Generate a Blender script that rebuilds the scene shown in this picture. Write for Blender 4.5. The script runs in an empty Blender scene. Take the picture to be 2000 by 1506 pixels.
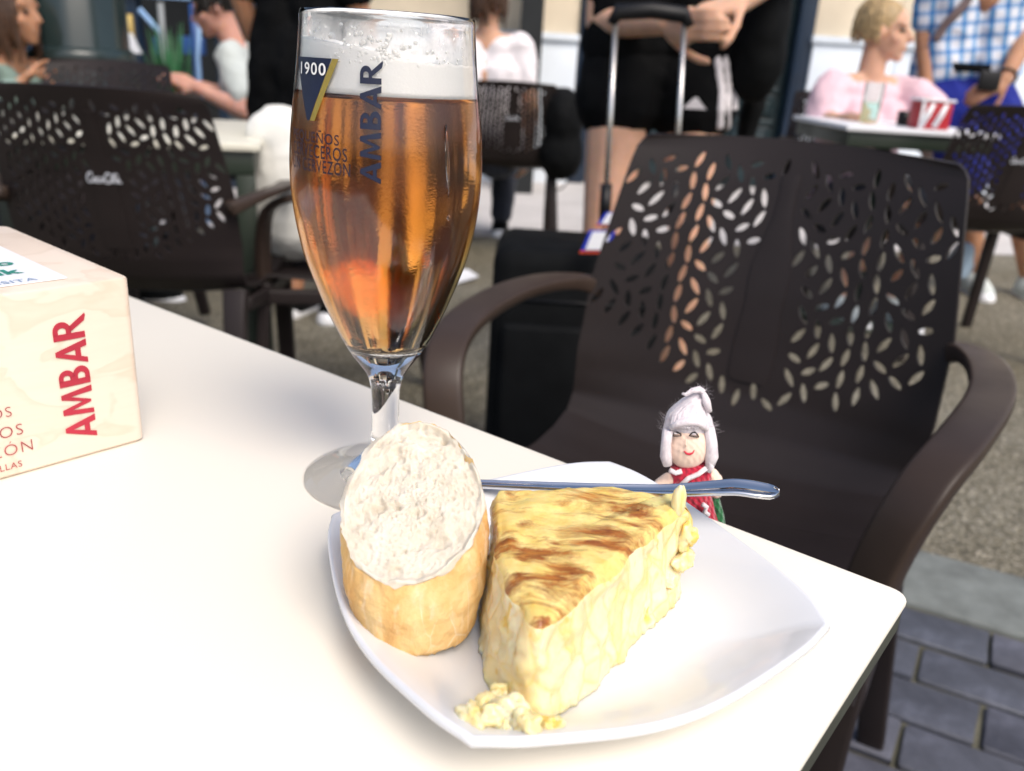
import bpy, bmesh, math, random
from mathutils import Vector, Matrix, noise
V = Vector
rnd = random.Random(7)
sc = bpy.context.scene

# ------------------------------------------------------------------ camera
F, PITCH, ROLL, CZ = 1675.0, math.radians(20.6), math.radians(-3.59), 0.92
_f = V((0, math.cos(PITCH), -math.sin(PITCH)))
_d = V((0, -math.sin(PITCH), -math.cos(PITCH)))
_r = V((1, 0, 0))
RT = math.cos(ROLL) * _r + math.sin(ROLL) * _d
DN = -math.sin(ROLL) * _r + math.cos(ROLL) * _d
EYE = V((0, 0, CZ))
cam_data = bpy.data.cameras.new('camera')
cam = bpy.data.objects.new('camera', cam_data)
sc.collection.objects.link(cam)
cam.matrix_world = Matrix(((RT.x, -DN.x, -_f.x, EYE.x), (RT.y, -DN.y, -_f.y, EYE.y), (RT.z, -DN.z, -_f.z, EYE.z), (0, 0, 0, 1)))
cam_data.sensor_fit = 'HORIZONTAL'
cam_data.sensor_width = 36.0
cam_data.lens = F / 2000.0 * 36.0
cam_data.clip_start = 0.01
cam_data.clip_end = 500.0
cam_data.dof.use_dof = True
cam_data.dof.focus_distance = 0.335
cam_data.dof.aperture_fstop = 11.0
sc.camera = cam

# ------------------------------------------------------------------ sky, sun, exposure
SUN_EL, SUN_AZ = math.radians(52), math.radians(148)      # azimuth clockwise from +Y: behind the camera, to the right
world = bpy.data.worlds.new('World')
sc.world = world
world.use_nodes = True
nt = world.node_tree
sky = nt.nodes.new('ShaderNodeTexSky')
sky.sky_type = 'NISHITA'
sky.sun_disc = False
sky.sun_elevation = SUN_EL
sky.sun_rotation = SUN_AZ
sky.dust_density = 4.0
sky.ozone_density = 0.8
nt.nodes['Background'].inputs['Strength'].default_value = 0.15
nt.links.new(sky.outputs[0], nt.nodes['Background'].inputs['Color'])
sun_data = bpy.data.lights.new('sun', 'SUN')
sun_data.energy = 1.5
sun_data.angle = math.radians(30)
sun_data.color = (1.0, 0.95, 0.88)
sun = bpy.data.objects.new('sun', sun_data)
sc.collection.objects.link(sun)
_s = V((math.sin(SUN_AZ) * math.cos(SUN_EL), math.cos(SUN_AZ) * math.cos(SUN_EL), math.sin(SUN_EL)))
sun.rotation_euler = (-_s).to_track_quat('-Z', 'Y').to_euler()
sc.view_settings.view_transform = 'Standard'
sc.view_settings.look = 'None'
sc.view_settings.gamma = 1.0
sc.view_settings.exposure = 0.46
sc.render.engine = 'CYCLES'
sc.cycles.max_bounces = 14
sc.cycles.transmission_bounces = 12
sc.cycles.transparent_max_bounces = 12
sc.cycles.use_denoising = True
sc.cycles.caustics_refractive = True
sc.cycles.caustics_reflective = False
sc.cycles.sample_clamp_indirect = 20.0

# ------------------------------------------------------------------ helpers
def ray(x, y):
    return (x - 1000.0) / F * RT + (y - 753.0) / F * DN + _f
def onz(x, y, z=0.73):
    d = ray(x, y); return EYE + d * ((z - CZ) / d.z)
def onY(x, y, Y):
    d = ray(x, y); return EYE + d * (Y / d.y)
def gz(x):
    return 0.03 * x                                    # the street rises a little to the right
def smooth(a, b, x):
    t = max(0.0, min(1.0, (x - a) / (b - a))); return t * t * (3 - 2 * t)
def lerp(a, b, t):
    return a + (b - a) * t
def interp(tab, x):
    if x <= tab[0][0]: return tab[0][1]
    for (x0, y0), (x1, y1) in zip(tab, tab[1:]):
        if x <= x1: return y0 + (y1 - y0) * (x - x0) / (x1 - x0)
    return tab[-1][1]
def fbm(p, s, o=3):
    v, a = 0.0, 1.0
    p = V(p) * s
    for _ in range(o):
        v += a * noise.noise(p); p = p * 2.03 + V((3.1, 1.7, 5.3)); a *= 0.5
    return v

def tag(o, label=None, cat=None, group=None, kind=None):
    if label: o['label'] = label
    if cat: o['category'] = cat
    if group: o['group'] = group
    if kind: o['kind'] = kind
    return o
def thing(name, label, cat, loc=(0, 0, 0), rotz=0.0, group=None):
    o = bpy.data.objects.new(name, None)
    o.empty_display_size = 0.05
    sc.collection.objects.link(o)
    o.location = loc; o.rotation_euler = (0, 0, rotz)
    return tag(o, label, cat, group)
def pmat(o):
    m = o.matrix_basis if False else Matrix.Translation(o.location) @ o.rotation_euler.to_matrix().to_4x4()
    return (pmat(o.parent) @ m) if o.parent else m

class MB:
    def __init__(s): s.v = []; s.f = []; s.m = []
    def add(s, vs, fs, mi=0):
        n = len(s.v); s.v += [V(p) for p in vs]
        for f in fs: s.f.append([i + n for i in f]); s.m.append(mi)
        return s
    def box(s, c, size, rot=None, bev=0.0, mi=0):
        sx, sy, sz = size[0] / 2, size[1] / 2, size[2] / 2
        c = V(c); R = rot if rot is not None else Matrix.Identity(3)
        if bev <= 0:
            vs = [c + R @ V((x * sx, y * sy, z * sz)) for x in (-1, 1) for y in (-1, 1) for z in (-1, 1)]
            return s.add(vs, [(0, 1, 3, 2), (4, 6, 7, 5), (0, 4, 5, 1), (2, 3, 7, 6), (0, 2, 6, 4), (1, 5, 7, 3)], mi)
        b = min(bev, sx * .99, sy * .99, sz * .99)
        bm = bmesh.new(); bmesh.ops.create_cube(bm, size=1.0)
        for v in bm.verts: v.co = V((v.co.x * 2 * sx, v.co.y * 2 * sy, v.co.z * 2 * sz))
        bmesh.ops.bevel(bm, geom=bm.edges[:], offset=b, segments=2, affect='EDGES', profile=0.5)
        bm.verts.index_update()
        vs = [c + R @ v.co for v in bm.verts]; fs = [[v.index for v in f.verts] for f in bm.faces]
        bm.free(); return s.add(vs, fs, mi)
    def tube(s, pts, rad, n=10, cap=True, flat=None, mi=0, up=None):
        """swept round (or flattened: flat=(a,b) scales) section"""
        pts = [V(p) for p in pts]; k = len(pts)
        if not hasattr(rad, '__len__'): rad = [rad] * k
        rings = []; prev = None
        for i in range(k):
            t = (pts[min(i + 1, k - 1)] - pts[max(i - 1, 0)])
            if t.length < 1e-9: t = V((0, 0, 1))
            t.normalize()
            if prev is None:
                u = V(up) if up is not None else (V((0, 0, 1)) if abs(t.z) < .9 else V((1, 0, 0)))
            else: u = prev
            u = (u - t * u.dot(t))
            if u.length < 1e-6: u = t.orthogonal()
            u.normalize(); prev = u; w = t.cross(u)
            fa, fb = flat if flat else (1, 1)
            rings.append([pts[i] + (u * math.cos(a) * fb + w * math.sin(a) * fa) * rad[i] for a in [2 * math.pi * j / n for j in range(n)]])
        vs = [p for r in rings for p in r]; fs = []
        for i in range(k - 1):
            for j in range(n):
                a = i * n + j; b = i * n + (j + 1) % n
                fs.append((a, b, b + n, a + n))
        if cap:
            fs.append(tuple(range(n - 1, -1, -1))); fs.append(tuple(range((k - 1) * n, k * n)))
        return s.add(vs, fs, mi)
    def capsule(s, a, b, ra, rb, n=12, mi=0):
        a, b = V(a), V(b); d = b - a
        L = d.length
        d = d / L if L > 1e-9 else V((0, 0, 1))
        pts, rr = [], []
        for i in range(4):
            t = i / 4 * math.pi / 2; pts.append(a - d * ra * math.cos(t)); rr.append(max(1e-5, ra * math.sin(t)))
        pts.append(a); rr.append(ra); pts.append(b); rr.append(rb)
        for i in range(1, 5):
            t = i / 4 * math.pi / 2; pts.append(b + d * rb * math.sin(t)); rr.append(max(1e-5, rb * math.cos(t)))
        return s.tube(pts, rr, n, mi=mi)
    def chain(s, pts, rad, n=12):
        for i in range(len(pts) - 1): s.capsule(pts[i], pts[i + 1], rad[i], rad[i + 1], n)
        return s
    def ball(s, c, r, nu=16, nv=10, rot=None, fn=None, mi=0):
        c = V(c)
        if not hasattr(r, '__len__'): r = (r, r, r)
        R = rot if rot is not None else Matrix.Identity(3)
        vs = []
        for i in range(nv + 1):
            th = math.pi * i / nv
            for j in range(nu):
                ph = 2 * math.pi * j / nu
                d = V((math.sin(th) * math.cos(ph), math.sin(th) * math.sin(ph), math.cos(th)))
                k = fn(d) if fn else 1.0
                vs.append(c + R @ V((d.x * r[0] * k, d.y * r[1] * k, d.z * r[2] * k)))
        fs = []
        for i in range(nv):
            for j in range(nu):
                a = i * nu + j; b = i * nu + (j + 1) % nu
                fs.append((a, a + nu, b + nu, b))
        return s.add(vs, fs, mi)
    def lathe(s, prof, c=(0, 0, 0), n=64, closed=True, mi=0):
        c = V(c); k = len(prof); vs = []
        for r, z in prof:
            for j in range(n):
                a = 2 * math.pi * j / n; vs.append(c + V((r * math.cos(a), r * math.sin(a), z)))
        fs = []
        for i in range(k - 1):
            for j in range(n):
                a = i * n + j; b = i * n + (j + 1) % n
                fs.append((a, b, b + n, a + n))
        if closed:
            fs.append(tuple(range(n - 1, -1, -1))); fs.append(tuple(range((k - 1) * n, k * n)))
        return s.add(vs, fs, mi)
    def build(s, name, mats, parent=None, smooth_=True, local=False, merge=0.0, recalc=True, sharp=None):
        M = Matrix.Identity(4)
        if parent is not None and not local: M = pmat(parent).inverted()
        me = bpy.data.meshes.new(name)
        me.from_pydata([tuple(M @ p) for p in s.v], [], s.f)
        if not isinstance(mats, (list, tuple)): mats = [mats]
        for m in mats: me.materials.append(m)
        me.polygons.foreach_set('material_index', s.m)
        if recalc or merge:
            bm = bmesh.new(); bm.from_mesh(me)
            if merge: bmesh.ops.remove_doubles(bm, verts=bm.verts, dist=merge)
            if recalc: bmesh.ops.recalc_face_normals(bm, faces=bm.faces)
            bm.to_mesh(me); bm.free()
        if smooth_:
            me.polygons.foreach_set('use_smooth', [True] * len(me.polygons))
            if sharp: me.set_sharp_from_angle(angle=math.radians(sharp))
        me.update()
        o = bpy.data.objects.new(name, me)
        sc.collection.objects.link(o)
        if parent is not None: o.parent = parent
        return o

def remesh(mb, name, mat, parent=None, voxel=0.008, it=6, fac=0.5, post=None):
    """one continuous skin grown round the overlapping limbs"""
    o = mb.build(name, mat, None, recalc=False)
    m = o.modifiers.new('r', 'REMESH'); m.mode = 'VOXEL'; m.voxel_size = voxel
    if it: q = o.modifiers.new('s', 'SMOOTH'); q.iterations = it; q.factor = fac
    dg = bpy.context.evaluated_depsgraph_get()
    me = bpy.data.meshes.new_from_object(o.evaluated_get(dg))
    old = o.data; o.modifiers.clear(); o.data = me
    bpy.data.meshes.remove(old)
    me.name = name
    if post:
        for v in me.vertices: v.co = post(v.co)
    if parent is not None:
        me.transform(pmat(parent).inverted()); o.parent = parent
    if not me.materials: me.materials.append(mat)
    me.polygons.foreach_set('use_smooth', [True] * len(me.polygons))
    return o

def text_polys(txt, size=1.0, bold=0.0, spacing=1.0, align='LEFT', res=4):
    cu = bpy.data.curves.new('t', 'FONT'); cu.body = txt; cu.size = size; cu.offset = bold
    cu.space_character = spacing; cu.align_x = align; cu.resolution_u = res
    o = bpy.data.objects.new('t', cu); sc.collection.objects.link(o)
    dg = bpy.context.evaluated_depsgraph_get(); dg.update()
    me = bpy.data.meshes.new_from_object(o.evaluated_get(dg))
    vs = [V((v.co.x, v.co.y)) for v in me.vertices]; fs = [list(p.vertices) for p in me.polygons]
    bpy.data.objects.remove(o); bpy.data.curves.remove(cu); bpy.data.meshes.remove(me)
    return vs, fs
def norm_polys(vs, w=None, h=None):
    x0 = min(v.x for v in vs); x1 = max(v.x for v in vs); y0 = min(v.y for v in vs); y1 = max(v.y for v in vs)
    sx = (w / (x1 - x0)) if w else (h / (y1 - y0)); sy = (h / (y1 - y0)) if h else sx
    return [V(((v.x - x0) * sx, (v.y - y0) * sy)) for v in vs]
def decal(vs, fs, fn, name, mat, parent, cuts=0):
    """flat lettering laid on a surface: fn maps (x, y) to a point on it"""
    bm = bmesh.new(); bv = [bm.verts.new((v.x, v.y, 0)) for v in vs]
    for f in fs:
        try: bm.faces.new([bv[i] for i in f])
        except ValueError: pass
    if cuts:
        bmesh.ops.triangulate(bm, faces=bm.faces)
        for _ in range(cuts):
            L = sorted(e.calc_length() for e in bm.edges)[int(len(bm.edges) * .35)]
            bmesh.ops.subdivide_edges(bm, edges=[e for e in bm.edges if e.calc_length() > L], cuts=1)
            bmesh.ops.triangulate(bm, faces=bm.faces)
    bm.verts.index_update()
    mb = MB(); mb.add([fn(v.co.x, v.co.y) for v in bm.verts], [[v.index for v in f.verts] for f in bm.faces])
    bm.free()
    return mb.build(name, mat, parent, smooth_=False, recalc=False)
def rect_polys(x0, y0, x1, y1, nx=1, ny=1):
    vs = [V((lerp(x0, x1, i / nx), lerp(y0, y1, j / ny))) for j in range(ny + 1) for i in range(nx + 1)]
    fs = [(j * (nx + 1) + i, j * (nx + 1) + i + 1, (j + 1) * (nx + 1) + i + 1, (j + 1) * (nx + 1) + i) for j in range(ny) for i in range(nx)]
    return vs, fs
# display capitals A M B R with slanted, slightly flared strokes (unit height)
def glyph(ch):
    P = []
    if ch == 'A':
        P = [[(0, 0), (.21, 0), (.47, .74), (.40, 1)], [(.40, 1), (.47, .74), (.66, 0), (.92, 0), (.58, 1)], [(.22, .20), (.64, .20), (.60, .38), (.28, .38)]]
        w = .92
    elif ch == 'M':
        P = [[(0, 0), (.19, 0), (.27, .70), (.12, 1)], [(.12, 1), (.27, .70), (.46, .06), (.56, .06), (.535, .34), (.33, 1)],
             [(.535, .34), (.56, .06), (.80, .70), (.92, 1), (.74, 1)], [(.80, .70), (.88, 0), (1.12, 0), (.92, 1)]]
        w = 1.12
    else:
        P = [[(0, 0), (.24, 0), (.24, 1), (0, 1)]]
        def arc(cx, cy, ro_x, ro_y, ri_x, ri_y, n=12):
            out = []
            for i in range(n):
                a0 = -math.pi / 2 + math.pi * i / n; a1 = -math.pi / 2 + math.pi * (i + 1) / n
                out.append([(cx + ro_x * math.cos(a0), cy + ro_y * math.sin(a0)), (cx + ro_x * math.cos(a1), cy + ro_y * math.sin(a1)),
                            (cx + ri_x * math.cos(a1), cy + ri_y * math.sin(a1)), (cx + ri_x * math.cos(a0), cy + ri_y * math.sin(a0))])
            return out
        if ch == 'B':
            P += arc(.34, .745, .30, .255, .09, .105) + arc(.36, .275, .36, .275, .12, .115)
            P += [[(.2, .85), (.34, .85), (.34, 1), (.2, 1)], [(.2, .39), (.36, .39), (.36, .64), (.2, .64)], [(.2, 0), (.36, 0), (.36, .16), (.2, .16)]]
            w = .70
        else:
            P += arc(.36, .715, .34, .285, .11, .125)
            P += [[(.2, .84), (.36, .84), (.36, 1), (.2, 1)], [(.2, .43), (.36, .43), (.36, .59), (.2, .59)], [(.28, .46), (.50, .47), (.92, -.05), (.84, -.07), (.64, -.02)]]
            w = .86
    return P, w
def brand_polys(word):
    vs, fs, x = [], [], 0.0
    for ch in word:
        P, w = glyph(ch)
        for poly in P:
            n = len(vs); vs += [V((p[0] + x, p[1])) for p in poly]; fs.append(list(range(n, n + len(poly))))
        x += w + (.10 if ch not in 'A' else .06)
    return vs, fs

# ------------------------------------------------------------------ materials
def new_mat(name):
    m = bpy.data.materials.new(name); m.use_nodes = True
    return m, m.node_tree, m.node_tree.nodes['Principled BSDF']
def nd(t, kind, **kw):
    n = t.nodes.new(kind)
    for k, v in kw.items():
        if k in n.inputs.keys(): n.inputs[k].default_value = v
        else: setattr(n, k, v)
    return n
def c4(c): return (c[0], c[1], c[2], 1.0)
def ramp(t, fac, stops):
    r = t.nodes.new('ShaderNodeValToRGB'); e = r.color_ramp.elements
    while len(e) < len(stops): e.new(0.5)
    for i, (p, c) in enumerate(stops): e[i].position = p; e[i].color = c4(c) if hasattr(c, '__len__') else (c, c, c, 1)
    t.links.new(fac, r.inputs['Fac']); return r.outputs['Color']
def mixc(t, fac, a, b, mode='MIX'):
    m = t.nodes.new('ShaderNodeMix'); m.data_type = 'RGBA'; m.blend_type = mode
    for s, i in ((a, 6), (b, 7)):
        if hasattr(s, 'links'): t.links.new(s, m.inputs[i])
        else: m.inputs[i].default_value = c4(s)
    if hasattr(fac, 'links'): t.links.new(fac, m.inputs[0])
    else: m.inputs[0].default_value = fac
    return m.outputs[2]
def coords(t, scale=(1, 1, 1), loc=(0, 0, 0), rot=(0, 0, 0), kind='Object'):
    tc = t.nodes.new('ShaderNodeTexCoord'); mp = t.nodes.new('ShaderNodeMapping')
    mp.inputs['Scale'].default_value = scale; mp.inputs['Location'].default_value = loc; mp.inputs['Rotation'].default_value = rot
    t.links.new(tc.outputs[kind], mp.inputs['Vector']); return mp.outputs['Vector']
def tnoise(t, vec, scale, detail=4.0, rough=0.55, dist=0.0):
    n = nd(t, 'ShaderNodeTexNoise', Scale=scale, Detail=detail, Roughness=rough, Distortion=dist)
    t.links.new(vec, n.inputs['Vector']); return n.outputs['Fac']
def bump(t, b, h, strength=0.3, dist=0.001):
    n = nd(t, 'ShaderNodeBump', Strength=strength, Distance=dist)
    t.links.new(h, n.inputs['Height']); t.links.new(n.outputs['Normal'], b.inputs['Normal']); return n
def mat(name, col, rough=0.5, metal=0.0, var=0.12, vscale=6.0, bscale=0.0, bstr=0.2, bdist=0.002, spec=0.5, sheen=0.0, sss=0.0, coat=0.0):
    m, t, b = new_mat(name)
    vec = coords(t)
    if var:
        f = tnoise(t, vec, vscale, 5.0)
        b_in = ramp(t, f, [(.3, [c * (1 - var) for c in col]), (.7, [min(1, c * (1 + var)) for c in col])])
        t.links.new(b_in, b.inputs['Base Color'])
        rr = ramp(t, f, [(.3, min(1, rough * 1.15)), (.7, rough * .85)]); t.links.new(rr, b.inputs['Roughness'])
    else:
        b.inputs['Base Color'].default_value = c4(col); b.inputs['Roughness'].default_value = rough
    b.inputs['Metallic'].default_value = metal
    b.inputs['Specular IOR Level'].default_value = spec
    b.inputs['Sheen Weight'].default_value = sheen
    b.inputs['Coat Weight'].default_value = coat
    if sss:
        b.inputs['Subsurface Weight'].default_value = 1.0; b.inputs['Subsurface Scale'].default_value = sss
        b.inputs['Subsurface Radius'].default_value = (1, .6, .3)
    if bscale: bump(t, b, tnoise(t, vec, bscale, 6.0), bstr, bdist)
    return m
# ------------------------------------------------------------------ setting: street surface
def ground_mat():
    m, t, b = new_mat('exposed_aggregate')
    vec = coords(t)
    vo = nd(t, 'ShaderNodeTexVoronoi', Scale=125.0, Randomness=1.0); t.links.new(vec, vo.inputs['Vector'])
    big = tnoise(t, vec, 1.3, 4)
    hue = ramp(t, vo.outputs['Color'], [(.1, (.14, .13, .11)), (.45, (.26, .245, .205)), (.7, (.37, .35, .30)), (.95, (.58, .54, .49))])
    dirt = ramp(t, big, [(.3, (.62, .58, .46)), (.7, (1.05, 1.05, 1.0))])
    col = mixc(t, 1.0, hue, dirt, 'MULTIPLY')
    edge = ramp(t, vo.outputs['Distance'], [(.25, (1, 1, 1)), (.62, (.42, .40, .34))])
    t.links.new(mixc(t, 1.0, col, edge, 'MULTIPLY'), b.inputs['Base Color'])
    b.inputs['Roughness'].default_value = .75
    h = ramp(t, vo.outputs['Distance'], [(.1, 1.0), (.6, 0.0)])
    bump(t, b, h, .7, .004)
    return m
M_aggr = ground_mat()
M_mortar = mat('mortar', (.10, .095, .065), .9, var=.35, vscale=9, bscale=120, bstr=.6, bdist=.003)
M_kerb = mat('kerb_granite', (.16, .175, .165), .7, var=.3, vscale=14, bscale=160, bstr=.5, bdist=.003)
def paver_mat(name, c):
    m, t, b = new_mat(name)
    vec = coords(t, loc=(0, 0, 0))
    oi = t.nodes.new('ShaderNodeObjectInfo')
    f = tnoise(t, vec, 12, 6, .65); g = tnoise(t, vec, 60, 4)
    col = ramp(t, f, [(.25, [x * .5 for x in c]), (.55, c), (.78, [x * 2.0 for x in c])])
    v = ramp(t, oi.outputs['Random'], [(0, (.75, .78, .82)), (1, (1.2, 1.12, 1.15))])
    t.links.new(mixc(t, 1.0, col, v, 'MULTIPLY'), b.inputs['Base Color'])
    b.inputs['Roughness'].default_value = .6
    bump(t, b, g, .5, .003); return m
M_paver = paver_mat('paver_stone', (.078, .084, .104))
M_pale = mat('pale_paving', (.52, .50, .49), .7, var=.12, vscale=2.0, bscale=40, bstr=.2)

def sheet(name, poly, z, mats, kind='structure', parent=None):
    mb = MB(); mb.add([V((p[0], p[1], z + gz(p[0]))) for p in poly], [tuple(range(len(poly)))])
    o = mb.build(name, mats, parent, smooth_=False)
    if kind: tag(o, kind=kind)
    return o
ground = sheet('ground', [(-60, -60), (60, -60), (60, 60), (-60, 60)], 0, M_aggr)
KD, KN = V((.870, -.492)), V((.492, .870))
def kpt(a, o): return KD * a + KN * o
paving = sheet('brick_pavement', [tuple(kpt(a, o)) for a, o in ((-2.4, -1.2), (2.4, -1.2), (2.4, 1.53), (-2.4, 1.53))], .004, M_mortar)
SLOPE = -math.atan(.03)
KROT = math.atan2(KD.y, KD.x)
def piece_meshes(name, L, W, H, n, mt, bev=.004):
    out = []
    for i in range(n):
        mb = MB(); mb.box((0, 0, -H / 2), (L * (1 - .02 * rnd.random()), W * (1 - .04 * rnd.random()), H), bev=bev)
        mb.v = [p + V((rnd.uniform(-1, 1), rnd.uniform(-1, 1), rnd.uniform(-.5, .5))) * .0026 for p in mb.v]
        o = mb.build(name, mt, None, sharp=50); out.append(o.data); bpy.data.objects.remove(o)
    return out
pm = piece_meshes('paver', .200, .101, .03, 6, M_paver)
RW = .107
for row in range(12):
    o0 = 1.5366 - RW * (row + .5)
    for k in range(-6, 8):
        a = k * .206 + (.103 if row % 2 else 0) + .026 + rnd.uniform(-.004, .004)
        p = kpt(a, o0)
        if p.y < -.1: continue
        o = bpy.data.objects.new('paver', rnd.choice(pm)); sc.collection.objects.link(o)
        o.parent = paving
        o.location = (p.x, p.y, gz(p.x) + .013 + rnd.uniform(-.002, .002))
        o.rotation_euler = (rnd.uniform(-.01, .01), SLOPE + rnd.uniform(-.01, .01), KROT + rnd.uniform(-.01, .01))
kerb = sheet('kerb', [tuple(kpt(a, o)) for a, o in ((-3.5, 1.53), (5.5, 1.53), (5.5, 1.775), (-3.5, 1.775))], .006, M_mortar)
km = piece_meshes('kerb_stone', .893, .226, .04, 3, M_kerb, .006)
for k in range(-4, 6):
    p = kpt(k * .9 + .25, 1.653)
    o = bpy.data.objects.new('kerb_stone', km[k % 3]); sc.collection.objects.link(o); o.parent = kerb
    o.location = (p.x, p.y, gz(p.x) + .016); o.rotation_euler = (0, SLOPE, KROT)
sheet('pale_pavement', [(-14, 5.0), (14, 4.6), (14, 9.5), (-14, 9.5)], .004, M_pale)

# ------------------------------------------------------------------ the cafe table in front
M_lam = mat('cream_laminate', (.79, .745, .655), .36, var=.015, vscale=2, bscale=900, bstr=.04, bdist=.0004, spec=.32)
M_core = mat('dark_table_edge', (.045, .048, .032), .5, var=.2, vscale=30)
M_brown = mat('brown_plastic', (.0200, .0152, .0148), .42, spec=.20, var=.14, vscale=8, bscale=700, bstr=.10, bdist=.0004)
M_arm = mat('lit_brown_plastic', (.040, .027, .021), .40, spec=.25, var=.16, vscale=9, bscale=700, bstr=.10, bdist=.0004)  # same chair plastic, lightened in colour for the light falling on the arms
K = onz(1780, 1160, .73)
E1, E2 = V((-.798, .603, 0)), V((-.616, -.787, 0))
E1 = E1.normalized(); E2 = (E2 - E1 * E2.dot(E1)).normalized()
def round_quad(c, a, b, la, lb, r, n=6):
    out = []
    for (u, v, sa) in ((0, 0, 0), (1, 0, 1), (1, 1, 2), (0, 1, 3)):
        pu = r if u == 0 else la - r; pv = r if v == 0 else lb - r
        for i in range(n + 1):
            ang = math.pi + sa * math.pi / 2 + i / n * math.pi / 2
            out.append(c + a * (pu + r * math.cos(ang)) + b * (pv + r * math.sin(ang)))
    return out
def slab(mb, loop_fn, z0, z1, bev):
    rings = [(bev, z0), (0, z0 + bev), (0, z1 - bev), (bev * .3, z1 - bev * .3), (bev, z1)]
    n = None; vs = []; fs = []
    for ins, z in rings:
        lp = loop_fn(ins); n = len(lp)
        vs += [V((p.x, p.y, z)) for p in lp]
    for i in range(len(rings) - 1):
        for j in range(n):
            a = i * n + j; b = i * n + (j + 1) % n; fs.append((a, b, b + n, a + n))
    fs.append(tuple(range(n - 1, -1, -1))); fs.append(tuple(range((len(rings) - 1) * n, len(rings) * n)))
    mb.add(vs, fs)
TS = .70
tc = K + (E1 + E2) * TS / 2
table = thing('cafe_table', 'cream laminate cafe table with dark edge carrying the beer and the plate', 'table', (tc.x, tc.y, gz(tc.x)), math.atan2(E1.y, E1.x))
def tl(ext):
    return lambda ins: round_quad(K + (E1 + E2) * (ins + ext), E1, E2, TS - 2 * (ins + ext), TS - 2 * (ins + ext), .007)
mb = MB(); slab(mb, tl(0), .7265, .73, .0012); mb.build('tabletop', M_lam, table, sharp=40)
mb = MB(); slab(mb, tl(.0006), .7155, .7263, .001); mb.build('edge', M_core, table, sharp=40)
mb = MB()
for a, b in ((0.06, 0.06), (TS - .06, .06), (TS - .06, TS - .06), (.06, TS - .06)):
    p = K + E1 * a + E2 * b
    leg = MB(); leg.box((p.x, p.y, .3575 + gz(p.x) / 2), (.042, .042, .714 - gz(p.x)), Matrix.Rotation(math.atan2(E1.y, E1.x), 3, 'Z'), .004)
    leg.build('leg', M_brown, table, sharp=40)
for a0, b0, a1, b1 in ((.06, .06, TS - .06, .06), (TS - .06, .06, TS - .06, TS - .06), (TS - .06, TS - .06, .06, TS - .06), (.06, TS - .06, .06, .06)):
    p = K + E1 * (a0 + a1) / 2 + E2 * (b0 + b1) / 2; d = E1 * (a1 - a0) + E2 * (b1 - b0)
    r_ = MB(); r_.box((p.x, p.y, .690), (d.length - .044, .022, .045), Matrix.Rotation(math.atan2(d.y, d.x), 3, 'Z'), .003)
    r_.build('rail', M_brown, table, sharp=40)

# ------------------------------------------------------------------ wooden napkin box
def wood_mat():
    m, t, b = new_mat('pale_plywood')
    vec = coords(t, scale=(5, 5, 40))
    g = tnoise(t, vec, 6, 6, .6, .6)
    st = tnoise(t, coords(t, scale=(1, 1, 1.6)), 22, 3, .5, .8)
    base = ramp(t, g, [(.3, (.72, .605, .50)), (.7, (.74, .63, .525))])
    stain = ramp(t, st, [(.5, (1, 1, 1)), (.53, (.91, .885, .85)), (.60, (.98, .965, .95))])
    t.links.new(mixc(t, 1.0, base, stain, 'MULTIPLY'), b.inputs['Base Color'])
    b.inputs['Roughness'].default_value = .55
    bump(t, b, g, .12, .001); return m
M_wood = wood_mat()
M_red = mat('red_print', (.42, .02, .045), .5, var=.1, vscale=60)
M_redthin = mat('faded_red_print', (.34, .08, .08), .6, var=.2, vscale=80)
M_paper = mat('white_card', (.80, .81, .84), .4, var=.02)
M_teal = mat('teal_print', (.03, .25, .19), .5, var=.05)
M_bluep = mat('blue_print', (.25, .35, .50), .5, var=.1)
BC = onz(285, 860, .73); BD = (onz(0, 940, .73) - BC).normalized(); BN = V((-BD.y, BD.x, 0)); BN = BN if BN.dot(V((-1, 1, 0))) > 0 else -BN
BH, BL, BW = .0845, .165, .15
box = thing('napkin_box', 'pale wooden box printed AMBAR in red standing on the left of the table', 'box', tuple(BC + BD * BL / 2 + BN * BW / 2), math.atan2(BD.y, BD.x))
def bl(ins): return round_quad(BC + (BD + BN) * ins, BD, BN, BL - 2 * ins, BW - 2 * ins, .004)
mb = MB(); slab(mb, lambda i: [p + V((fbm(p, 90), fbm(p + V((3, 1, 0)), 90), 0)) * .0004 for p in bl(i)], .7303, .7303 + BH, .0014); mb.build('body', M_wood, box, sharp=35)
def fface(x, y, e=.0004):                      # x from the right-hand edge inwards, y up
    p = BC + BD * x - BN * e; return V((p.x, p.y, .7303 + y))
vs, fs = brand_polys('AMBAR'); vs = norm_polys(vs, w=.0615, h=.0150)
decal(vs, fs, lambda x, y: fface(.0225 + y, .0095 + x), 'brand_lettering', M_red, box)
for i, (s, h) in enumerate((('PEQUEÑOS', .0052), ('CERVECEROS', .0052), ('UN CERVEZÓN', .0052))):
    vs, fs = text_polys(s, 1, -.012, 1.15); vs = norm_polys(vs, h=h * (1.28 if i == 2 or i == 0 else 1))
    w = max(v.x for v in vs)
    r0 = (.0590, .0555, .0525)[i]
    decal(vs, fs, lambda x, y, r0=r0, w=w, i=i: fface(r0 + (w - x), .0285 - i * .0088 + y), 'lettering', M_redthin, box)
vs, fs = text_polys('RELLAS', 1, 0, 1.1); vs = norm_polys(vs, h=.0030); w = max(v.x for v in vs)
decal(vs, fs, lambda x, y: fface(.058 + (w - x), .0042 + y), 'lettering', M_redthin, box)
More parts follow.
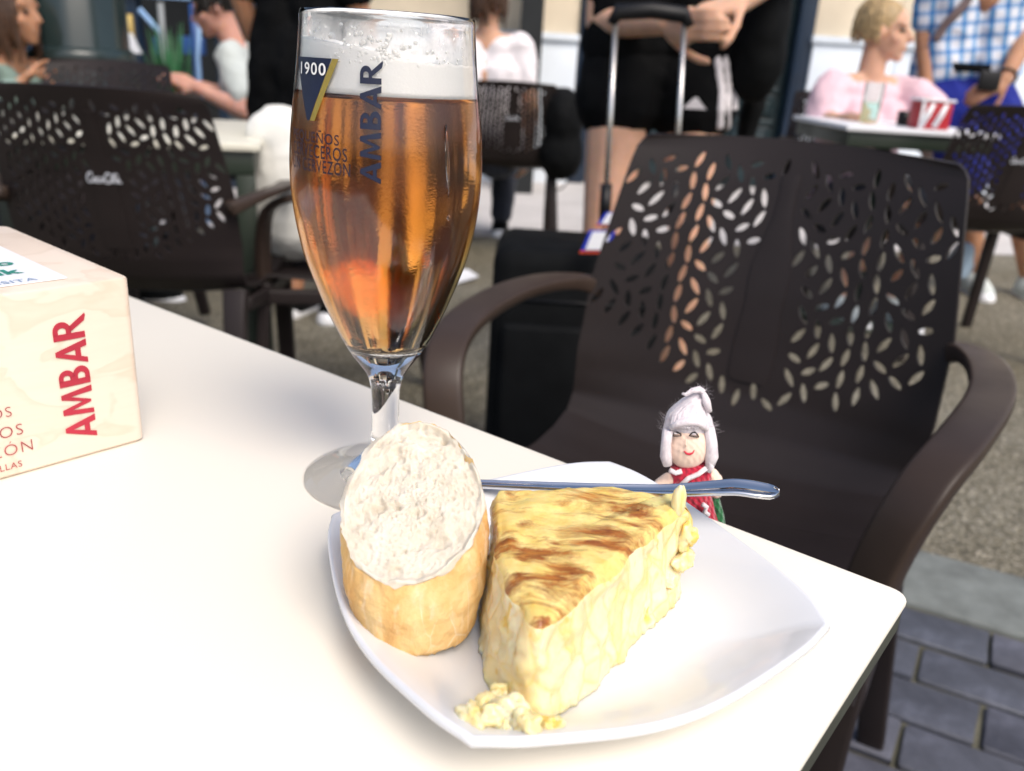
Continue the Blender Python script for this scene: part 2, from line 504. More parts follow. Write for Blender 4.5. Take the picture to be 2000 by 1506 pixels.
# card on the lid
TZ = .7303 + BH
PC = onz(132, 545, TZ)
def lidp(a, b, e=.0004): return V((PC.x, PC.y, 0)) + BD * a + BN * b + V((0, 0, TZ + e))
mb = MB(); mb.add([lidp(0, .0, .0003), lidp(.10, 0, .0003), lidp(.10, .088, .0003), lidp(0, .088, .0003), lidp(0, 0, .0009), lidp(.10, 0, .0009), lidp(.10, .088, .0009), lidp(0, .088, .0009)],
                  [(0, 3, 2, 1), (4, 5, 6, 7), (0, 1, 5, 4), (1, 2, 6, 5), (2, 3, 7, 6), (3, 0, 4, 7)])
card = mb.build('card', M_paper, box, smooth_=False)
mb = MB()
for k in range(14):
    b0 = .004 + k * .006
    mb.add([lidp(-.0012 - rnd.random() * .002, b0, .0005), lidp(.0006, b0, .0011), lidp(.0006, b0 + .0058, .0011), lidp(-.0012 - rnd.random() * .002, b0 + .0058, .0005)], [(0, 1, 2, 3)])
mb.build('torn_film', M_bluep, card, smooth_=False) if False else None
for s, h, px, py, mt in (('ko', .0105, 32, 521, M_teal), ('atik', .0105, 50, 537, M_teal), ('U VISITA', .0050, 76, 551, M_bluep)):
    _q = onz(px, py, TZ) - V((PC.x, PC.y, TZ)); a0, b0 = _q.dot(BD), _q.dot(BN)
    vs, fs = text_polys(s, 1, .035 if mt is M_teal else .0, 1.05); vs = norm_polys(vs, h=h); w = max(v.x for v in vs)
    o = decal(vs, fs, lambda x, y: lidp(a0 + (w - x), b0 + y, .0012), 'lettering', mt, None)
    o.data.transform(pmat(box).inverted()); o.parent = box

# ------------------------------------------------------------------ plate
M_cer = mat('white_porcelain', (.70, .71, .735), .10, var=.015, vscale=20, spec=.5)
pc = [onz(1170, 910, .75), onz(1620, 1225, .75), onz(935, 1460, .75), onz(650, 1010, .75)]
PL = sum(pc, V()) / 4
pdir = (pc[1] - pc[3]); PANG = math.atan2(pdir.y, pdir.x)
PHD = ((pc[1] - pc[3]).length + (pc[0] - pc[2]).length) / 4 + .002
def plate_R(th):
    # bowed square: corners at multiples of 90 degrees
    a = (th + math.pi / 4) % (math.pi / 2) - math.pi / 4
    s = abs(a) / (math.pi / 4)
    flat = 1.0 / (math.cos(abs(a)) + math.sin(abs(a)))
    bow = flat * (1 + .170 * math.sin(s * math.pi / 2) ** .85)
    return PHD * (bow - .022 * math.exp(-(a / .10) ** 2)) + .004 * max(0, math.cos(th - math.pi / 4)) ** 2
def plate_lift(th):
    a = (th + math.pi / 4) % (math.pi / 2) - math.pi / 4
    return .0135 + .0050 * math.cos(2 * a) ** 2
def plate_z(rho, th):
    L = plate_lift(th)
    return .7345 + L * (.06 * smooth(.5, .7, rho) + .94 * smooth(.58, 1.06, rho) ** 1.2)
N = 160
prof = [(r, 'top') for r in (.02, .15, .3, .42, .5, .56, .62, .68, .74, .80, .86, .91, .95, .975)]
rings = []
for rho, _ in prof: rings.append([(rho, plate_z(rho, 2 * math.pi * j / N)) for j in range(N)])
def rim(j, rho, dz): th = 2 * math.pi * j / N; return (rho, plate_z(.975, th) + dz)
rings.append([rim(j, .990, .0006) for j in range(N)]); rings.append([rim(j, 1.0, -.0006) for j in range(N)])
rings.append([rim(j, .998, -.0024) for j in range(N)]); rings.append([rim(j, .985, -.0036) for j in range(N)])
for rho in (.9, .8, .7, .6): rings.append([(rho, plate_z(rho, 2 * math.pi * j / N) - .0048) for j in range(N)])
rings.append([(.55, .7304) for j in range(N)]); rings.append([(.50, .7304) for j in range(N)]); rings.append([(.48, .7312) for j in range(N)]); rings.append([(.02, .7312) for j in range(N)])
mb = MB(); vs = []
for rg in rings:
    for j, (rho, z) in enumerate(rg):
        th = 2 * math.pi * j / N; R_ = plate_R(th) * rho
        if rho < .5: R_ = lerp(PHD * .8 * rho, R_, smooth(.1, .5, rho))
        vs.append(V((PL.x + R_ * math.cos(th + PANG), PL.y + R_ * math.sin(th + PANG), z)))
fs = []
for i in range(len(rings) - 1):
    for j in range(N):
        a = i * N + j; b = i * N + (j + 1) % N; fs.append((a, b, b + N, a + N))
fs.append(tuple(range(N - 1, -1, -1))); fs.append(tuple(range((len(rings) - 1) * N, len(rings) * N)))
mb.add(vs, fs)
plate = mb.build('plate', M_cer, None)
tag(plate, 'white square porcelain plate with bowed sides holding bread and omelette', 'plate')

# ------------------------------------------------------------------ bread
def crust_mat():
    m, t, b = new_mat('bread_crust')
    vec = coords(t)
    f = tnoise(t, coords(t, scale=(1, 1, .55)), 55, 6, .62, .5); g = tnoise(t, vec, 260, 5, .7); z = tnoise(t, coords(t, scale=(1, 1, .25)), 210, 3)
    col = ramp(t, f, [(.28, (.50, .25, .075)), (.48, (.68, .43, .17)), (.72, (.78, .59, .31))])
    cr = nd(t, 'ShaderNodeTexVoronoi', Scale=130.0, feature='DISTANCE_TO_EDGE'); t.links.new(coords(t, scale=(1, 1, .45)), cr.inputs['Vector'])
    crk = ramp(t, cr.outputs['Distance'], [(.0, (.55, .55, .55)), (.035, (0, 0, 0))])
    crm = ramp(t, tnoise(t, vec, 45, 2), [(.52, (0, 0, 0)), (.62, (1, 1, 1))])
    col = mixc(t, mixc(t, 1.0, crk, crm, 'MULTIPLY'), col, (.84, .70, .50))
    fl = ramp(t, z, [(.55, (0, 0, 0)), (.70, (.65, .65, .65))])
    col = mixc(t, fl, col, (.78, .62, .42))
    t.links.new(col, b.inputs['Base Color']); b.inputs['Roughness'].default_value = .75; b.inputs['Specular IOR Level'].default_value = .25
    b.inputs['Subsurface Weight'].default_value = .1; b.inputs['Subsurface Scale'].default_value = .002
    bump(t, b, g, .75, .0012); return m
def crumb_mat():
    m, t, b = new_mat('bread_crumb')
    vec = coords(t)
    f = tnoise(t, vec, 120, 5, .6); g = tnoise(t, vec, 700, 4, .7)
    t.links.new(ramp(t, f, [(.3, (.56, .49, .385)), (.7, (.69, .64, .55))]), b.inputs['Base Color'])
    b.inputs['Roughness'].default_value = .85
    b.inputs['Subsurface Weight'].default_value = .5; b.inputs['Subsurface Scale'].default_value = .004
    b.inputs['Subsurface Radius'].default_value = (1, .8, .6)
    bump(t, b, g, .45, .0010); return m
M_crust, M_crumb = crust_mat(), crumb_mat()
N = 200
bb = V((-.0280, .2480, .7375)); bt = V((-.0305, .2575, .7800))
def b_bot(a): return bb + V((.0204 * math.cos(a), .0210 * math.sin(a), .0))
def b_top(a, rho=1.0):
    c, s = math.cos(a) * rho, math.sin(a) * rho
    return bt + V((.0240 * c * (1 - .13 * max(0, math.sin(a)) * rho) - .0016 * s * s, .0272 * s, .0168 * s))
mb = MB(); vs = []; fs = []; LV = 46
for i in range(LV + 1):
    t_ = i / LV
    for j in range(N):
        a = 2 * math.pi * j / N
        p = b_bot(a).lerp(b_top(a), t_)
        out = V((math.cos(a), math.sin(a), 0))
        bulge = .0018 * math.sin(math.pi * min(1, t_ * 1.05)) + .0014 * fbm(p, 55) + .0004 * fbm(p, 330)
        bulge -= .0022 * (1 - smooth(0, .10, t_)) - .0012 * fbm(p, 420) * (1 - smooth(0, .08, t_))
        q = p + out * bulge
        if t_ < .04: q.z += .0026 * max(0, fbm(V((math.cos(a) * 3, math.sin(a) * 3, 1)), 2.2))
        if t_ > .93: q += V((0, 0, 1)) * .0022 * fbm(p, 130) * smooth(.93, 1, t_) + out * .0016 * fbm(p + V((1, 2, 3)), 150) * smooth(.93, 1, t_)
        vs.append(q)
for i in range(LV):
    for j in range(N):
        a = i * N + j; b = i * N + (j + 1) % N; fs.append((a, b, b + N, a + N))
mb.add(vs, fs, 0)
# bottom cap
mb.add([p for p in vs[:N]], [tuple(range(N - 1, -1, -1))], 1)
# torn crumb face with pores
nrm = V((0, -.0158, .0262)).normalized()
pits = []
for k in range(46):
    a, r_ = rnd.uniform(0, 6.283), math.sqrt(rnd.random()) * .9
    pits.append((a, r_, rnd.uniform(.0008, .0026), rnd.uniform(.5, 1.6), rnd.uniform(0, 3.14)))
pits += [(-1.1, .5, .0036, 1.6, .3), (1.35, .78, .0036, 2.2, .1), (2.6, .72, .0030, 2.0, .6), (-.35, .88, .0026, .7, 1.4)]
vs2 = []; RR = 84
for i in range(RR + 1):
    rho = 1.0 - i / RR * .995
    for j in range(N):
        a = 2 * math.pi * j / N
        if i == 0: vs2.append(vs[LV * N + j]); continue
        p = b_top(a, rho)
        k = smooth(0, .10, 1 - rho)
        d = .0017 * fbm(p, 55, 2) * k + .0004 * fbm(p, 300, 2) * k + .0004 * fbm(p, 800, 2) * k + .0012 * (1 - rho) * k
        v1 = noise.voronoi(p * 210 + V((noise.noise(p * 300), noise.noise(p * 280), 0)) * .5)[0][0]; v2 = noise.voronoi(p * 520)[0][0]
        w1 = smooth(-.1, .35, noise.noise(p * 75))
        v3 = noise.voronoi(p * 900)[0][0]
        d -= (.0016 * smooth(.42, .10, v1) * w1 + .0008 * smooth(.45, .1, v2) + .0004 * smooth(.5, .1, v3)) * k
        x, y = math.cos(a) * rho * .0246, math.sin(a) * rho * .0305
        for pa, pr, sz, el, ro in pits:
            dx, dy = x - math.cos(pa) * pr * .0246, y - math.sin(pa) * pr * .0305
            if abs(dx) > .009 or abs(dy) > .009: continue
            u = (dx * math.cos(ro) + dy * math.sin(ro)) / el; w = -dx * math.sin(ro) + dy * math.cos(ro)
            q = (u * u + w * w) / (sz * sz)
            if q < 4: d -= sz * .75 * math.exp(-q * 1.6)
        e = math.exp(-((rho - .955) / .03) ** 2) * (1 + 2.2 * fbm(V((math.cos(a) * 3, math.sin(a) * 3, 4)), 1.6, 3))
        vs2.append(p + nrm * (d + .0007 * e))
fs2 = []
for i in range(RR):
    for j in range(N):
        a = i * N + j; b = i * N + (j + 1) % N; fs2.append((a, b, b + N, a + N))
fs2.append(tuple(range(RR * N, RR * N + N)))
crust = mb
bread = thing('bread_chunk', 'chunk of baguette with its white crumb facing up on the plate', 'bread', tuple(bb))
crust.build('crust', [M_crust, M_crumb], bread, merge=1e-6)
mb = MB(); mb.add(vs2, fs2); mb.build('crumb', M_crumb, bread)

# ------------------------------------------------------------------ tortilla wedge
def tort_top_mat():
    m, t, b = new_mat('omelette_browned_top')
    vec = coords(t, rot=(0, 0, .5), scale=(1, 1.3, 1))
    f = tnoise(t, coords(t, rot=(0, 0, -.35), scale=(.62, 1.7, 1)), 60, 8, .70, .5); g = tnoise(t, coords(t), 150, 5, .6); wr = tnoise(t, coords(t, rot=(0, 0, .4), scale=(1, 3, 1)), 120, 4, .6, .8)
    big = tnoise(t, coords(t, loc=(.37, .14, 0)), 24, 3, .6)
    base = ramp(t, g, [(.3, (.74, .51, .12)), (.7, (.82, .66, .27))])
    fac = mixc(t, .25, f, big, 'MIX')
    tot = None
    for (px, py), r_ in (((1085, 1128), .026), ((1200, 1058), .021), ((985, 1062), .020), ((1160, 988), .023), ((1245, 1002), .018), ((1030, 1085), .019)):
        c_ = onz(px, py, .774) - V((fc.x, fc.y, .736))
        dn_ = nd(t, 'ShaderNodeVectorMath', operation='DISTANCE'); t.links.new(coords(t, scale=(1, 1.5, 0)), dn_.inputs[0]); dn_.inputs[1].default_value = (c_.x, c_.y * 1.5, 0)
        mr_ = nd(t, 'ShaderNodeMapRange'); t.links.new(dn_.outputs['Value'], mr_.inputs['Value']); mr_.inputs['From Min'].default_value = r_; mr_.inputs['From Max'].default_value = 0
        if tot is None: tot = mr_.outputs[0]
        else:
            mx = nd(t, 'ShaderNodeMath', operation='MAXIMUM'); t.links.new(tot, mx.inputs[0]); t.links.new(mr_.outputs[0], mx.inputs[1]); tot = mx.outputs[0]
    sm_ = nd(t, 'ShaderNodeMath', operation='MULTIPLY_ADD'); t.links.new(tot, sm_.inputs[0]); sm_.inputs[1].default_value = .13; t.links.new(fac, sm_.inputs[2])
    br = ramp(t, sm_.outputs[0], [(.515, (0, 0, 0)), (.55, (.40, .40, .40)), (.62, (1, 1, 1))])
    dark = ramp(t, wr, [(.35, (.21, .055, .008)), (.65, (.45, .165, .025))])
    t.links.new(mixc(t, br, base, dark), b.inputs['Base Color'])
    b.inputs['Roughness'].default_value = .36
    b.inputs['Subsurface Weight'].default_value = .3; b.inputs['Subsurface Scale'].default_value = .003
    bump(t, b, wr, .35, .0010); return m
def tort_side_mat():
    m, t, b = new_mat('omelette_cut_side')
    f = tnoise(t, coords(t, scale=(1, 1, 1)), 75, 4, .5, 1.0); g = tnoise(t, coords(t), 330, 4, .6); y = tnoise(t, coords(t, scale=(1, 1, .7)), 130, 2, .5, .5)
    base = ramp(t, f, [(.30, (.78, .58, .22)), (.5, (.83, .71, .40)), (.72, (.84, .77, .55))])
    wv = nd(t, 'ShaderNodeVectorMath', operation='ADD'); t.links.new(coords(t, scale=(1, 1, .62), rot=(.5, .35, .2)), wv.inputs[0])
    wn = nd(t, 'ShaderNodeTexNoise', Scale=60.0, Detail=2.0); t.links.new(coords(t), wn.inputs['Vector'])
    ws = nd(t, 'ShaderNodeVectorMath', operation='SCALE'); t.links.new(wn.outputs['Color'], ws.inputs[0]); ws.inputs['Scale'].default_value = .006
    t.links.new(ws.outputs[0], wv.inputs[1])
    v1 = nd(t, 'ShaderNodeTexVoronoi', Scale=105.0); t.links.new(wv.outputs[0], v1.inputs['Vector'])
    v2 = nd(t, 'ShaderNodeTexVoronoi', Scale=105.0, feature='DISTANCE_TO_EDGE'); t.links.new(wv.outputs[0], v2.inputs['Vector'])
    slices = ramp(t, v1.outputs['Color'], [(.25, (.78, .62, .29)), (.5, (.80, .69, .41)), (.75, (.80, .725, .51))])
    base = mixc(t, .65, base, slices)
    egg = ramp(t, v2.outputs['Distance'], [(.0, (.50, .50, .50)), (.10, (0, 0, 0))])
    base = mixc(t, egg, base, (.78, .55, .16))
    g = mixc(t, .6, g, ramp(t, v2.outputs['Distance'], [(0, 0.0), (.14, 1.0)]))
    yolk = ramp(t, y, [(.64, (0, 0, 0)), (.70, (.8, .8, .8))])
    t.links.new(mixc(t, yolk, base, (.78, .50, .07)), b.inputs['Base Color'])
    b.inputs['Roughness'].default_value = .38
    b.inputs['Subsurface Weight'].default_value = .8; b.inputs['Subsurface Scale'].default_value = .006
    b.inputs['Subsurface Radius'].default_value = (1, .7, .3)
    bump(t, b, g, .4, .0011); return m
foot = [(.0042, .2045), (.0082, .1995), (.0135, .1980), (.0178, .2010), (.0350, .2270), (.0560, .2590), (.0745, .2865), (.0760, .2910), (.070, .2965), (.058, .3000), (.040, .3010), (.020, .2975), (.004, .2910), (-.0060, .2835), (-.0075, .2780), (-.0065, .255), (-.0038, .231), (.0008, .214)]
foot = [V((p[0], p[1])) for p in foot]
def resample(poly, n):
    L = [(poly[(i + 1) % len(poly)] - poly[i]).length for i in range(len(poly))]; T = sum(L); out = []
    i, acc = 0, 0.0
    for k in range(n):
        s = T * k / n
        while acc + L[i] < s: acc += L[i]; i += 1
        out.append(poly[i].lerp(poly[(i + 1) % len(poly)], (s - acc) / L[i]))
    return out
N = 260
fl = resample(foot, N)
for _ in range(3): fl = [(fl[i - 1] + fl[i] * 2 + fl[(i + 1) % N]) / 4 for i in range(N)]
fc = sum(fl, V((0, 0))) / N
M_tt, M_ts = tort_top_mat(), tort_side_mat()
nor = []
for i in range(N):
    t_ = (fl[(i + 1) % N] - fl[i - 1]).normalized(); nor.append(V((t_.y, -t_.x)))
if (fl[0] + nor[0] - fc).length < (fl[0] - fc).length: nor = [-n_ for n_ in nor]
def is_arc(p): return smooth(.281, .292, p.y + .25 * max(0, p.x - .06) * 0 - .0 + (.006 if p.x > .07 else 0))
def ttop(p):
    return .7735 + .0012 * fbm(V((p.x, p.y, 0)), 60, 2) - .0035 * smooth(.03, .085, p.x) + .0004 * fbm(V((p.x, p.y * 1.5, 0)), 130, 3)
mb = MB(); vs = []; fs = []; LV = 34
for i in range(LV + 1):
    u = i / LV
    for j in range(N):
        p, n_ = fl[j], nor[j]
        arc = is_arc(p)
        z0 = plate_z(min(.97, (p - V((PL.x, PL.y))).length / plate_R(math.atan2(p.y - PL.y, p.x - PL.x) - PANG)), math.atan2(p.y - PL.y, p.x - PL.x) - PANG) + .0006
        z1 = ttop(p)
        z = lerp(z0, z1, u)
        roundo = -.009 * (abs(2 * u - 1) ** 3.0) * arc - .003 * arc
        tl_ = -.0035 * u * (1 - arc) - .0012 * smooth(.93, 1, u) * (1 - arc)
        q3 = V((p.x, p.y, z))
        lump = (.0016 * fbm(q3, 70, 2) + .0009 * max(-.3, noise.noise(V((q3.x * 75, q3.y * 75, q3.z * 210)))) + .0003 * fbm(q3, 420, 2)) * (1 - .7 * arc)
        cell = noise.voronoi(V((q3.x * 48 + 2 + .5 * noise.noise(q3 * 160), q3.y * 48 + .5 * noise.noise(q3 * 150 + V((9, 0, 0))), q3.z * 80 + .6 * noise.noise(q3 * 130))))[0]
        lump += (-.0008 * (1 - smooth(0.0, .22, cell[1] - cell[0])) + .0002) * (1 - arc) * smooth(-.25, .35, noise.noise(q3 * 90))
        lump += .0020 * max(0, fbm(V((p.x * 200, p.y * 200, 3)), 1, 2)) * (1 - smooth(0, .22, u)) * (1 - arc)
        lump *= smooth(1.0, .93, u) * .8 + .2
        r2 = p + n_ * (roundo + tl_ + lump)
        vs.append(V((r2.x, r2.y, z)))
for i in range(LV):
    for j in range(N):
        a = i * N + j; b = i * N + (j + 1) % N; fs.append((a, b, b + N, a + N))
arcrow = [is_arc(fl[j]) for j in range(N)]
for i in range(LV):
    for j in range(N): mb.m.append(0 if (i >= LV - 2 or arcrow[j] > .5) else 1)
mb.v = vs; mb.f = [list(f) for f in fs]
top = vs[LV * N:]; tcx = sum(top, V()) / N
RR = 46; base = len(mb.v)
for i in range(1, RR + 1):
    k = 1 - i / RR * .99
    for j in range(N):
        p = tcx.lerp(top[j], k)
        mb.v.append(V((p.x, p.y, lerp(top[j].z, ttop(V((p.x, p.y))) + .0008, smooth(1, .9, k)))))
for i in range(RR):
    for j in range(N):
        a = (LV * N + j) if i == 0 else base + (i - 1) * N + j
        b = (LV * N + (j + 1) % N) if i == 0 else base + (i - 1) * N + (j + 1) % N
        c = base + i * N + (j + 1) % N; d = base + i * N + j
        mb.f.append([a, b, c, d]); mb.m.append(0)
mb.f.append(list(range(base + (RR - 1) * N, base + RR * N))); mb.m.append(0)
mb.f.append(list(range(N - 1, -1, -1))); mb.m.append(1)
tort = thing('omelette_wedge', 'thick wedge of Spanish potato omelette with browned top on the plate', 'omelette', (fc.x, fc.y, .736))
mb.build('slice', [M_tt, M_ts], tort)
# loose potato bits breaking out of the cut and fallen at its foot
def lumpball(c, r, rot, seed, mt, name, par):
    mb = MB()
    mb.ball(c, r, 28, 20, Matrix.Rotation(rot, 3, 'Z'), lambda d: 1 + .55 * noise.noise(d * 1.4 + V((seed, 0, 0))) + .26 * noise.noise(d * 3.3 + V((seed, 2, 0))) + .10 * noise.noise(d * 8 + V((seed, 5, 0))))
    return mb.build(name, mt, par)
bits = [((920, 1400), .7415, (.0058, .0036, .0028)), ((950, 1385), .7415, (.0050, .0040, .0036)), ((962, 1405), .7415, (.0062, .0046, .0040)), ((985, 1424), .741, (.0030, .0024, .0020)), ((1000, 1395), .7425, (.0070, .0052, .0055)), ((975, 1372), .7435, (.0046, .0040, .0050)), ((925, 1410), .7405, (.0022, .0016, .0014)),
        ((1030, 1418), .7415, (.0048, .0040, .0040)), ((1072, 1420), .740, (.0050, .0030, .0024)), ((1330, 1092), .751, (.0060, .0042, .0040)),
        ((1300, 1128), .747, (.0058, .0040, .0034)), ((1240, 1195), .744, (.0050, .0040, .0032)), ((1165, 1285), .741, (.0046, .0034, .0026)), ((1340, 1048), .760, (.0044, .0036, .0056))]
for i, (px, z, r) in enumerate(bits):
    for _ in range(4):
        pp = onz(px[0], px[1], z); tth = math.atan2(pp.y - PL.y, pp.x - PL.x) - PANG
        if z < .7465: z = plate_z(min(.97, math.hypot(pp.x - PL.x, pp.y - PL.y) / plate_R(tth)), tth) + r[2] * .75
    lumpball(onz(px[0], px[1], z), r, rnd.uniform(0, 3), i * 3.7, M_ts, 'potato_piece', tort)
sp = onz(1325, 985, .7735)
mb = MB(); mb.ball(sp + V((0, 0, .0015)), (.0026, .0026, .0075), 18, 14, None, lambda d: 1 + .12 * noise.noise(d * 2) - (.35 if d.z > .5 else 0) * (d.z - .5))
mb.build('egg_tip', M_ts, tort)

# ------------------------------------------------------------------ fork
M_steel = mat('polished_steel', (.62, .63, .66), .10, metal=1.0, var=.03, vscale=40)
fa, fe = onz(905, 945, .7475), onz(1522, 968, .7645)
fdir = (fe - fa).normalized(); fside = fdir.cross(V((0, 0, 1))).normalized(); fup = fside.cross(fdir)
FL = (fe - fa).length
fork = thing('fork', 'polished steel fork with its handle jutting over the plate edge', 'fork', tuple(fa), 0)
def fork_section(w, th, x):          # raised border round a shallow groove
    return [(-w, 0), (-w * .96, th * .75), (-w * .86, th), (-w * .74, th * .8), (-w * .62, th * .25), (0, th * .12), (w * .62, th * .25), (w * .74, th * .8), (w * .86, th), (w * .96, th * .75), (w, 0), (w * .9, -th * .6), (0, -th), (-w * .9, -th * .6)]
mb = MB(); vs = []; st = []
tabw = [(0, .0026), (.25, .0027), (.5, .0032), (.7, .0046), (.85, .0064), (.93, .0068), (.97, .0060), (.99, .0040), (1.0, .0012)]
for i in range(61):
    u = i / 60; u = u if u < .9 else .9 + .1 * math.sin((u - .9) / .1 * math.pi / 2)
    w = interp(tabw, u); th = .0013 if u < .96 else .0013
    c = fa + fdir * (u * FL) + fup * (.0035 * math.sin(u * math.pi) * 0 + .004 * smooth(.6, 1, u) - .0028 * smooth(.85, 1, u))
    for a, b in fork_section(w, th, u): st.append(c + fside * a + fup * b)
n = 14; fs = []
for i in range(60):
    for j in range(n):
        a = i * n + j; b = i * n + (j + 1) % n; fs.append((a, b, b + n, a + n))
fs.append(tuple(range(n))); fs.append(tuple(range(60 * n + n - 1, 60 * n - 1, -1)))
mb.add(st, fs); mb.build('handle', M_steel, fork)
mb = MB(); h0 = fa - fdir * .001
mb.tube([fa + fdir * .002, h0 - fdir * .012 + V((0, 0, -.001)), h0 - fdir * .022 + V((0, 0, -.003))], [.0026, .0040, .0085], 14, flat=(1, .25), up=fup); mb.build('neck', M_steel, fork)
for k in range(4):
    o_ = fside * ((k - 1.5) * .0045)
    mb = MB(); mb.tube([h0 - fdir * .021 + V((0, 0, -.003)) + o_, h0 - fdir * .032 + V((0, 0, -.0045)) + o_, h0 - fdir * .047 + V((0, 0, -.001)) + o_], [.0017, .0016, .0007], 8, flat=(1, .6)); mb.build('tine', M_steel, fork)
# ------------------------------------------------------------------ beer glass
GC = onz(752, 930, .73); GX, GY = GC.x, GC.y
ZT = .7296
outer = [(.0070, .0180), (.0066, .024), (.0063, .033), (.0064, .0415), (.0070, .0475), (.0085, .053), (.0120, .0585), (.0160, .0640), (.0205, .072), (.0262, .084), (.0310, .096), (.0350, .1075), (.0376, .119), (.0393, .1300), (.0401, .1420), (.0399, .1520), (.0391, .1620), (.0374, .1760), (.0361, .1880), (.0352, .1980), (.0348, .2040)]
def bez(tab, n):
    out = []
    for k in range(n):
        t_ = k / (n - 1) * (len(tab) - 1); i = min(int(t_), len(tab) - 2); u = t_ - i
        p0, p1, p2, p3 = tab[max(i - 1, 0)], tab[i], tab[i + 1], tab[min(i + 2, len(tab) - 1)]
        out.append(tuple(.5 * (2 * p1[d] + (p2[d] - p0[d]) * u + (2 * p0[d] - 5 * p1[d] + 4 * p2[d] - p3[d]) * u * u + (3 * p1[d] - p0[d] - 3 * p2[d] + p3[d]) * u ** 3) for d in (0, 1)))
    return out
osm = bez(outer, 90)
def Rout(z): return interp([(b, a) for a, b in osm], z)
def Rin(z): return Rout(z) - lerp(.0017, .0012, smooth(.07, .19, z))
footp = [(.0001, .0005), (.020, .0004), (.0350, .0), (.0378, .0002), (.0384, .0009), (.0379, .0015), (.0340, .0024), (.0260, .0046), (.0180, .0076), (.0120, .0112), (.0085, .0148)]
rimp = [(.0346, .2052), (.0341, .2055), (.0337, .2050)]
ins = []
zb = .0660
for k in range(60):
    z = .2035 - (.2035 - .071) * k / 59; ins.append((Rin(z), z))
rb = Rin(.071)
for k in range(1, 10):
    a = k / 9 * math.pi / 2; ins.append((max(.0001, rb * math.cos(a)), .071 - .0050 * math.sin(a)))
glass_prof = footp + osm + rimp + ins
def glass_mat():
    m, t, b = new_mat('beer_glass')
    for n in list(t.nodes): t.nodes.remove(n)
    o = nd(t, 'ShaderNodeOutputMaterial'); g = nd(t, 'ShaderNodeBsdfGlass', IOR=1.45)
    g.inputs['Color'].default_value = (1, 1, 1, 1)
    vec = coords(t); fine = tnoise(t, coords(t, scale=(1, 1, 1.0)), 900, 3, .6); patch = tnoise(t, coords(t, scale=(1, 1, .55)), 40, 4)
    sep = nd(t, 'ShaderNodeSeparateXYZ'); t.links.new(vec, sep.inputs[0])
    # cold part of the bowl, up to the beer line, is misted with droplets
    zr = nd(t, 'ShaderNodeMapRange'); t.links.new(sep.outputs['Z'], zr.inputs['Value'])
    zr.inputs['From Min'].default_value = .058; zr.inputs['From Max'].default_value = .075
    z2 = nd(t, 'ShaderNodeMapRange'); t.links.new(sep.outputs['Z'], z2.inputs['Value'])
    z2.inputs['From Min'].default_value = .185; z2.inputs['From Max'].default_value = .172
    mu = nd(t, 'ShaderNodeMath', operation='MULTIPLY'); t.links.new(zr.outputs[0], mu.inputs[0]); t.links.new(z2.outputs[0], mu.inputs[1])
    pr = ramp(t, patch, [(.40, .25), (.62, 1.0)])
    m2 = nd(t, 'ShaderNodeMath', operation='MULTIPLY'); t.links.new(mu.outputs[0], m2.inputs[0]); t.links.new(pr, m2.inputs[1])
    rg = nd(t, 'ShaderNodeMath', operation='MULTIPLY'); rg.inputs[1].default_value = .13; t.links.new(m2.outputs[0], rg.inputs[0])
    t.links.new(rg.outputs[0], g.inputs['Roughness'])
    vo = nd(t, 'ShaderNodeTexVoronoi', Scale=520.0); t.links.new(coords(t, scale=(1, 1, 1.5)), vo.inputs['Vector'])
    hh = mixc(t, .5, fine, ramp(t, vo.outputs['Distance'], [(0, 1.0), (.5, 0.0)]))
    hm = nd(t, 'ShaderNodeMath', operation='MULTIPLY'); t.links.new(hh, hm.inputs[0]); t.links.new(m2.outputs[0], hm.inputs[1])
    bp = nd(t, 'ShaderNodeBump', Strength=.09, Distance=.0004); t.links.new(hm.outputs[0], bp.inputs['Height'])
    t.links.new(bp.outputs[0], g.inputs['Normal']); t.links.new(g.outputs[0], o.inputs['Surface'])
    return m
def beer_mat():
    m, t, b = new_mat('amber_beer')
    for n in list(t.nodes): t.nodes.remove(n)
    o = nd(t, 'ShaderNodeOutputMaterial'); g = nd(t, 'ShaderNodeBsdfRefraction', IOR=1.34, Roughness=0.0)
    g.inputs['Color'].default_value = (1, 1, 1, 1)
    v = nd(t, 'ShaderNodeVolumeAbsorption', Density=47.0); v.inputs['Color'].default_value = (.945, .64, .03, 1)
    t.links.new(g.outputs[0], o.inputs['Surface']); t.links.new(v.outputs[0], o.inputs['Volume']); return m
M_glass, M_beer = glass_mat(), beer_mat()
M_foam = mat('beer_foam', (.96, .945, .91), .7, var=.02, vscale=60, bscale=900, bstr=.2, bdist=.0005)
glass = thing('beer_glass', 'stemmed glass of amber beer printed AMBAR with a white head of foam', 'glass', (GX, GY, ZT))
GT = V((GX, GY, ZT))
mb = MB(); mb.lathe(glass_prof, GT, 128); mb.build('goblet', M_glass, glass)
BZ = .1755
bp_ = []
for k in range(10):
    a = math.pi / 2 - k / 9 * math.pi / 2; bp_.append((max(.0001, (rb + .0002) * math.cos(a)), .071 - .0053 * math.sin(a)))
for k in range(1, 60):
    z = .071 + (BZ - .071) * k / 59; bp_.append((Rin(z) + .0003, z))
mb = MB(); mb.lathe(bp_, GT, 128); mb.build('beer', M_beer, glass)
